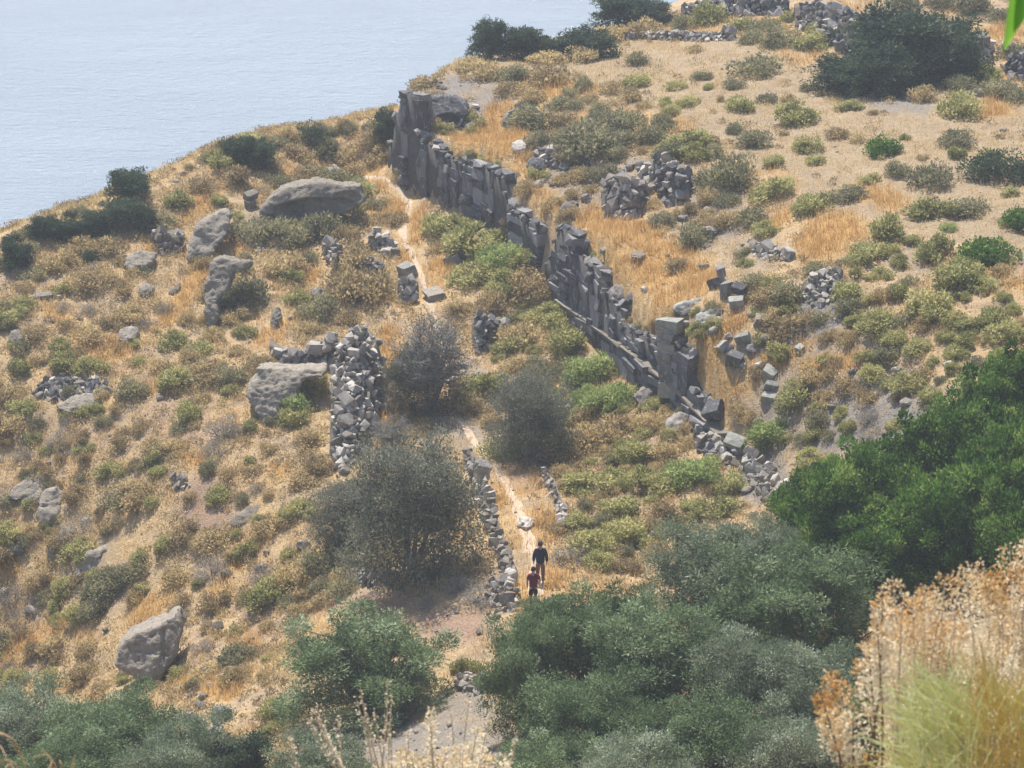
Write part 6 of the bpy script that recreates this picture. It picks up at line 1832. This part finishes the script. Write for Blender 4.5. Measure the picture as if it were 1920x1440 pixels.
def feather_plant():
    rng = np.random.default_rng(4)
    y = 9.6
    m_ = px_m(y)
    foot = near_point(1850, 1560, y); foot.z = float(height_raw(np.array([foot.x]), np.array([y]))[0])
    root = add('feathery_bush', None, loc=foot)
    tag(root, 'pale yellow-green feathery bush in the near right corner', 'bush')
    paths = []; tints = []
    for k in range(900):
        bu = rng.uniform(1700, 1950); bv = rng.uniform(1300, 1480) + abs(bu - 1830) * .2
        a = rng.normal(-.45, .6); L = rng.uniform(60, 140)
        yy = y + rng.normal(0, .12)
        p0 = near_point(bu, bv, yy) - foot; p2 = near_point(bu + math.sin(a) * L, bv - math.cos(a) * L * .9, yy + rng.normal(0, .03)) - foot
        p1 = (p0 + p2) / 2 + Vector((rng.normal(0, .01), 0, .012))
        paths.append((np.array([p0, p1, p2]), [.0017, .0014, .0007])); tints += [np.clip(rng.normal(.35 + .5 * (bu < 1830), .2), 0, 1)] * 9
    V, F = tubes(paths, 3)
    fr_ = add('fronds', mesh_np('fronds', V, F, 4, {'tint': np.array(tints)}), M_FEATHER, parent=root)
    fr_['kind'] = 'stuff'
    st = []
    for k in range(26):
        e = near_point(rng.uniform(1720, 1940), rng.uniform(1330, 1440), y) - foot
        st.append((np.array([[rng.normal(0, .05), rng.normal(0, .05), 0], np.array(e) * .5 + rng.normal(0, .03, 3), np.array(e)]), [.008, .006, .003]))
    for s1 in st:
        V, F = tubes([s1], 4)
        add('stem', mesh_np('stem', V, F, 4, smooth=True), M_STALK, parent=root)
feather_plant()

def stalk_plant(name, label, tips, y, seed, buds=True):
    rng = np.random.default_rng(seed)
    u_b = np.mean([t[2] for t in tips])
    foot = near_point(u_b, 1500, y); foot.z = float(height_raw(np.array([foot.x]), np.array([y]))[0])
    root = add(name, None, loc=foot)
    tag(root, label, 'dry plant', 'dry plants in front of the camera')
    paths, pos, dr = [], [], []
    for (ut, vt, ub, vb) in tips:
        yy = y + rng.uniform(-.2, .2)
        t = np.array(near_point(ut, vt, yy) - foot); b = np.array(near_point(ub, vb, yy) - foot)
        g = np.array([rng.normal(0, .08), rng.normal(0, .05), -.03])
        paths.append((np.array([g, b, (b + t) / 2 + rng.normal(0, .008, 3), t]), [.004, .0034, .0026, .0014]))
        if buds:
            n = 46
            q = rng.random(n) ** .8
            pos.append(b + (t - b) * q[:, None] + rng.normal(0, .006, (n, 3))); ax = (t - b) / np.linalg.norm(t - b)
            dr.append(rng.normal(0, .6, (n, 3)) + ax * .8)
    for k, pth in enumerate(paths):
        V, F = tubes([pth], 4)
        st = add('stem', mesh_np('stem', V, F, 4, smooth=True), M_STALK, parent=root)
        V, F = leaf_quads(pos[k], dr[k], .013, .007, rng)
        b_ = add('buds', mesh_np('buds', V, F, 4, {'tint': np.clip(rng.normal(.8, .15, len(V) // 4), 0, 1).repeat(4)}), M_DRYHEAD, parent=st)
        b_['kind'] = 'stuff'
stalk_plant('dry_stalks', 'budded grey dry stalks rising at the bottom centre', [(675, 1284, 710, 1440), (727, 1272, 715, 1440), (668, 1310, 700, 1440), (702, 1330, 722, 1450), (720, 1350, 735, 1450), (690, 1340, 712, 1450), (735, 1300, 728, 1450)], 12.5, 1)
stalk_plant('dry_stalks', 'leaning budded dry stalks below the round olive tree', [(587, 1322, 640, 1440), (580, 1346, 630, 1440), (600, 1350, 640, 1445), (634, 1342, 640, 1440), (545, 1385, 560, 1445), (612, 1380, 648, 1450)], 12.2, 2)
stalk_plant('dry_stalks', 'thin pale stalks right of the dry tuft at the bottom', [(925, 1325, 898, 1440), (765, 1372, 760, 1450), (905, 1370, 890, 1450), (968, 1375, 950, 1450), (845, 1330, 850, 1450), (880, 1310, 870, 1450)], 12.8, 3)
plume_plant('dry_bush', 'cream dry tuft with one orange spike at the bottom centre', fan(690, 960, [(690, 1420), (770, 1398), (830, 1402), (890, 1388), (960, 1425)], 1540, 26, 80, 44, 30) + [(808, 1332, 812, 1440, 80, 22), (806, 1345, 812, 1450, 80, 26), (896, 1362, 880, 1450, 60, 26)],
            12.4, M_STALK, 7, leaf=.016, per=60, tip_tint=.7, base_tint=.85)

def grass_clump():
    rng = np.random.default_rng(9)
    y = 9.0
    foot = near_point(40, 1520, y); foot.z = float(height_raw(np.array([foot.x]), np.array([y]))[0])
    root = add('grass_clump', None, loc=foot)
    tag(root, 'arching dry grass blades in the near left corner', 'grass clump')
    arcs = [((-40, 1500), (-10, 1368), (30, 1385), (52, 1450)), ((-50, 1500), (-20, 1375), (10, 1372), (44, 1430)), ((-30, 1480), (-4, 1390), (8, 1410), (20, 1450)), ((80, 1500), (110, 1440), (90, 1412), (62, 1420)),
            ((90, 1500), (100, 1430), (86, 1410), (78, 1405)), ((110, 1500), (116, 1450), (114, 1430), (112, 1425)), ((130, 1500), (134, 1450), (138, 1425), (140, 1418)), ((-30, 1500), (0, 1420), (30, 1430), (46, 1470)),
            ((70, 1500), (88, 1450), (96, 1430), (100, 1425)), ((-20, 1500), (10, 1440), (18, 1430), (26, 1440))]
    for a in arcs:
        pts = [near_point(u, v, y + rng.normal(0, .05)) - foot for u, v in a]
        b = Vector((rng.normal(0, .05), rng.normal(0, .03), 0))
        ctrl = [b] + pts
        t = np.linspace(0, len(ctrl) - 1, 22); P_ = np.stack([np.interp(t, range(len(ctrl)), [c[k] for c in ctrl]) for k in range(3)], 1)
        for _ in range(4):
            P_[1:-1] = (P_[:-2] + 2 * P_[1:-1] + P_[2:]) / 4
        V, F = tubes([(P_, np.linspace(.0032, .0008, 22))], 4)
        add('blade', mesh_np('blade', V, F, 4, {'tint': np.full(len(V), .75)}, smooth=True), M_GRASS, parent=root)
grass_clump()

def gum_branch():
    """slender sapling just outside the frame whose drooping leaves hang into the corner"""
    y = 7.5
    m, nt, out = new_mat('gum_leaf')
    p = N(nt, 'BsdfPrincipled', Roughness=.4)
    nt.links.new(ramp(nt, noise_tex(nt, 30, 3), [(.3, (.06, .20, .02)), (.7, (.11, .30, .035))]), p.inputs['Base Color'])
    tr = N(nt, 'BsdfTranslucent'); tr.inputs['Color'].default_value = (.22, .48, .05, 1)
    mx = nt.nodes.new('ShaderNodeMixShader'); mx.inputs[0].default_value = .5
    nt.links.new(p.outputs[0], mx.inputs[1]); nt.links.new(tr.outputs[0], mx.inputs[2]); nt.links.new(mx.outputs[0], out.inputs['Surface'])
    gx_ = near_point(2150, 700, y).x
    foot = Vector((gx_, y, float(height_raw(np.array([gx_]), np.array([y]))[0])))
    root = add('gum_sapling', None, loc=foot)
    tag(root, 'drooping bright green leaves hanging into the upper right corner', 'sapling')
    A = near_point(2140, 300, y) - foot; B = near_point(2100, -110, y) - foot; C_ = near_point(1900, -60, y) - foot
    V, F = tubes([(np.array([(0, 0, -.05), tuple(A), tuple(B)]), [.02, .014, .009]), (np.array([tuple(B), tuple((B + C_) / 2 + Vector((0, 0, .02))), tuple(C_)]), [.008, .005, .003])], 6)
    add('stem', mesh_np('stem', V, F, 4, smooth=True), M_STALKD, parent=root)
    for (a, b, w) in (((1905, -55), (1882, 96), 26), ((1915, -50), (1901, 62), 26), ((1950, -60), (1960, 90), 26), ((2000, -80), (2010, 70), 26), ((2050, -95), (2040, 60), 24)):
        p0 = near_point(a[0], a[1], y) - foot; p1 = near_point(b[0], b[1], y - .03) - foot
        n = 12; VV = []; ax = p1 - p0; side = ax.cross(Vector((0, 1, .3))).normalized(); mm = px_m(y)
        bow = side * 9 * mm
        for i in range(n + 1):
            t = i / n; c = p0 + ax * t + bow * math.sin(math.pi * t)
            ww = w * mm * .5 * (math.sin(math.pi * min(1, .06 + .94 * t)) ** .8 if t < .5 else math.sin(math.pi * t) ** .9) + .0003
            VV += [c - side * ww, c + Vector((0, -.004, 0)), c + side * ww]
        FF = []
        for i in range(n):
            for j in range(2):
                FF.append((i * 3 + j, i * 3 + j + 1, i * 3 + j + 4, i * 3 + j + 3))
        add('leaf', mesh_np('leaf', np.array([tuple(q) for q in VV]), np.array(FF), 4, smooth=True), m, parent=root)
gum_branch()
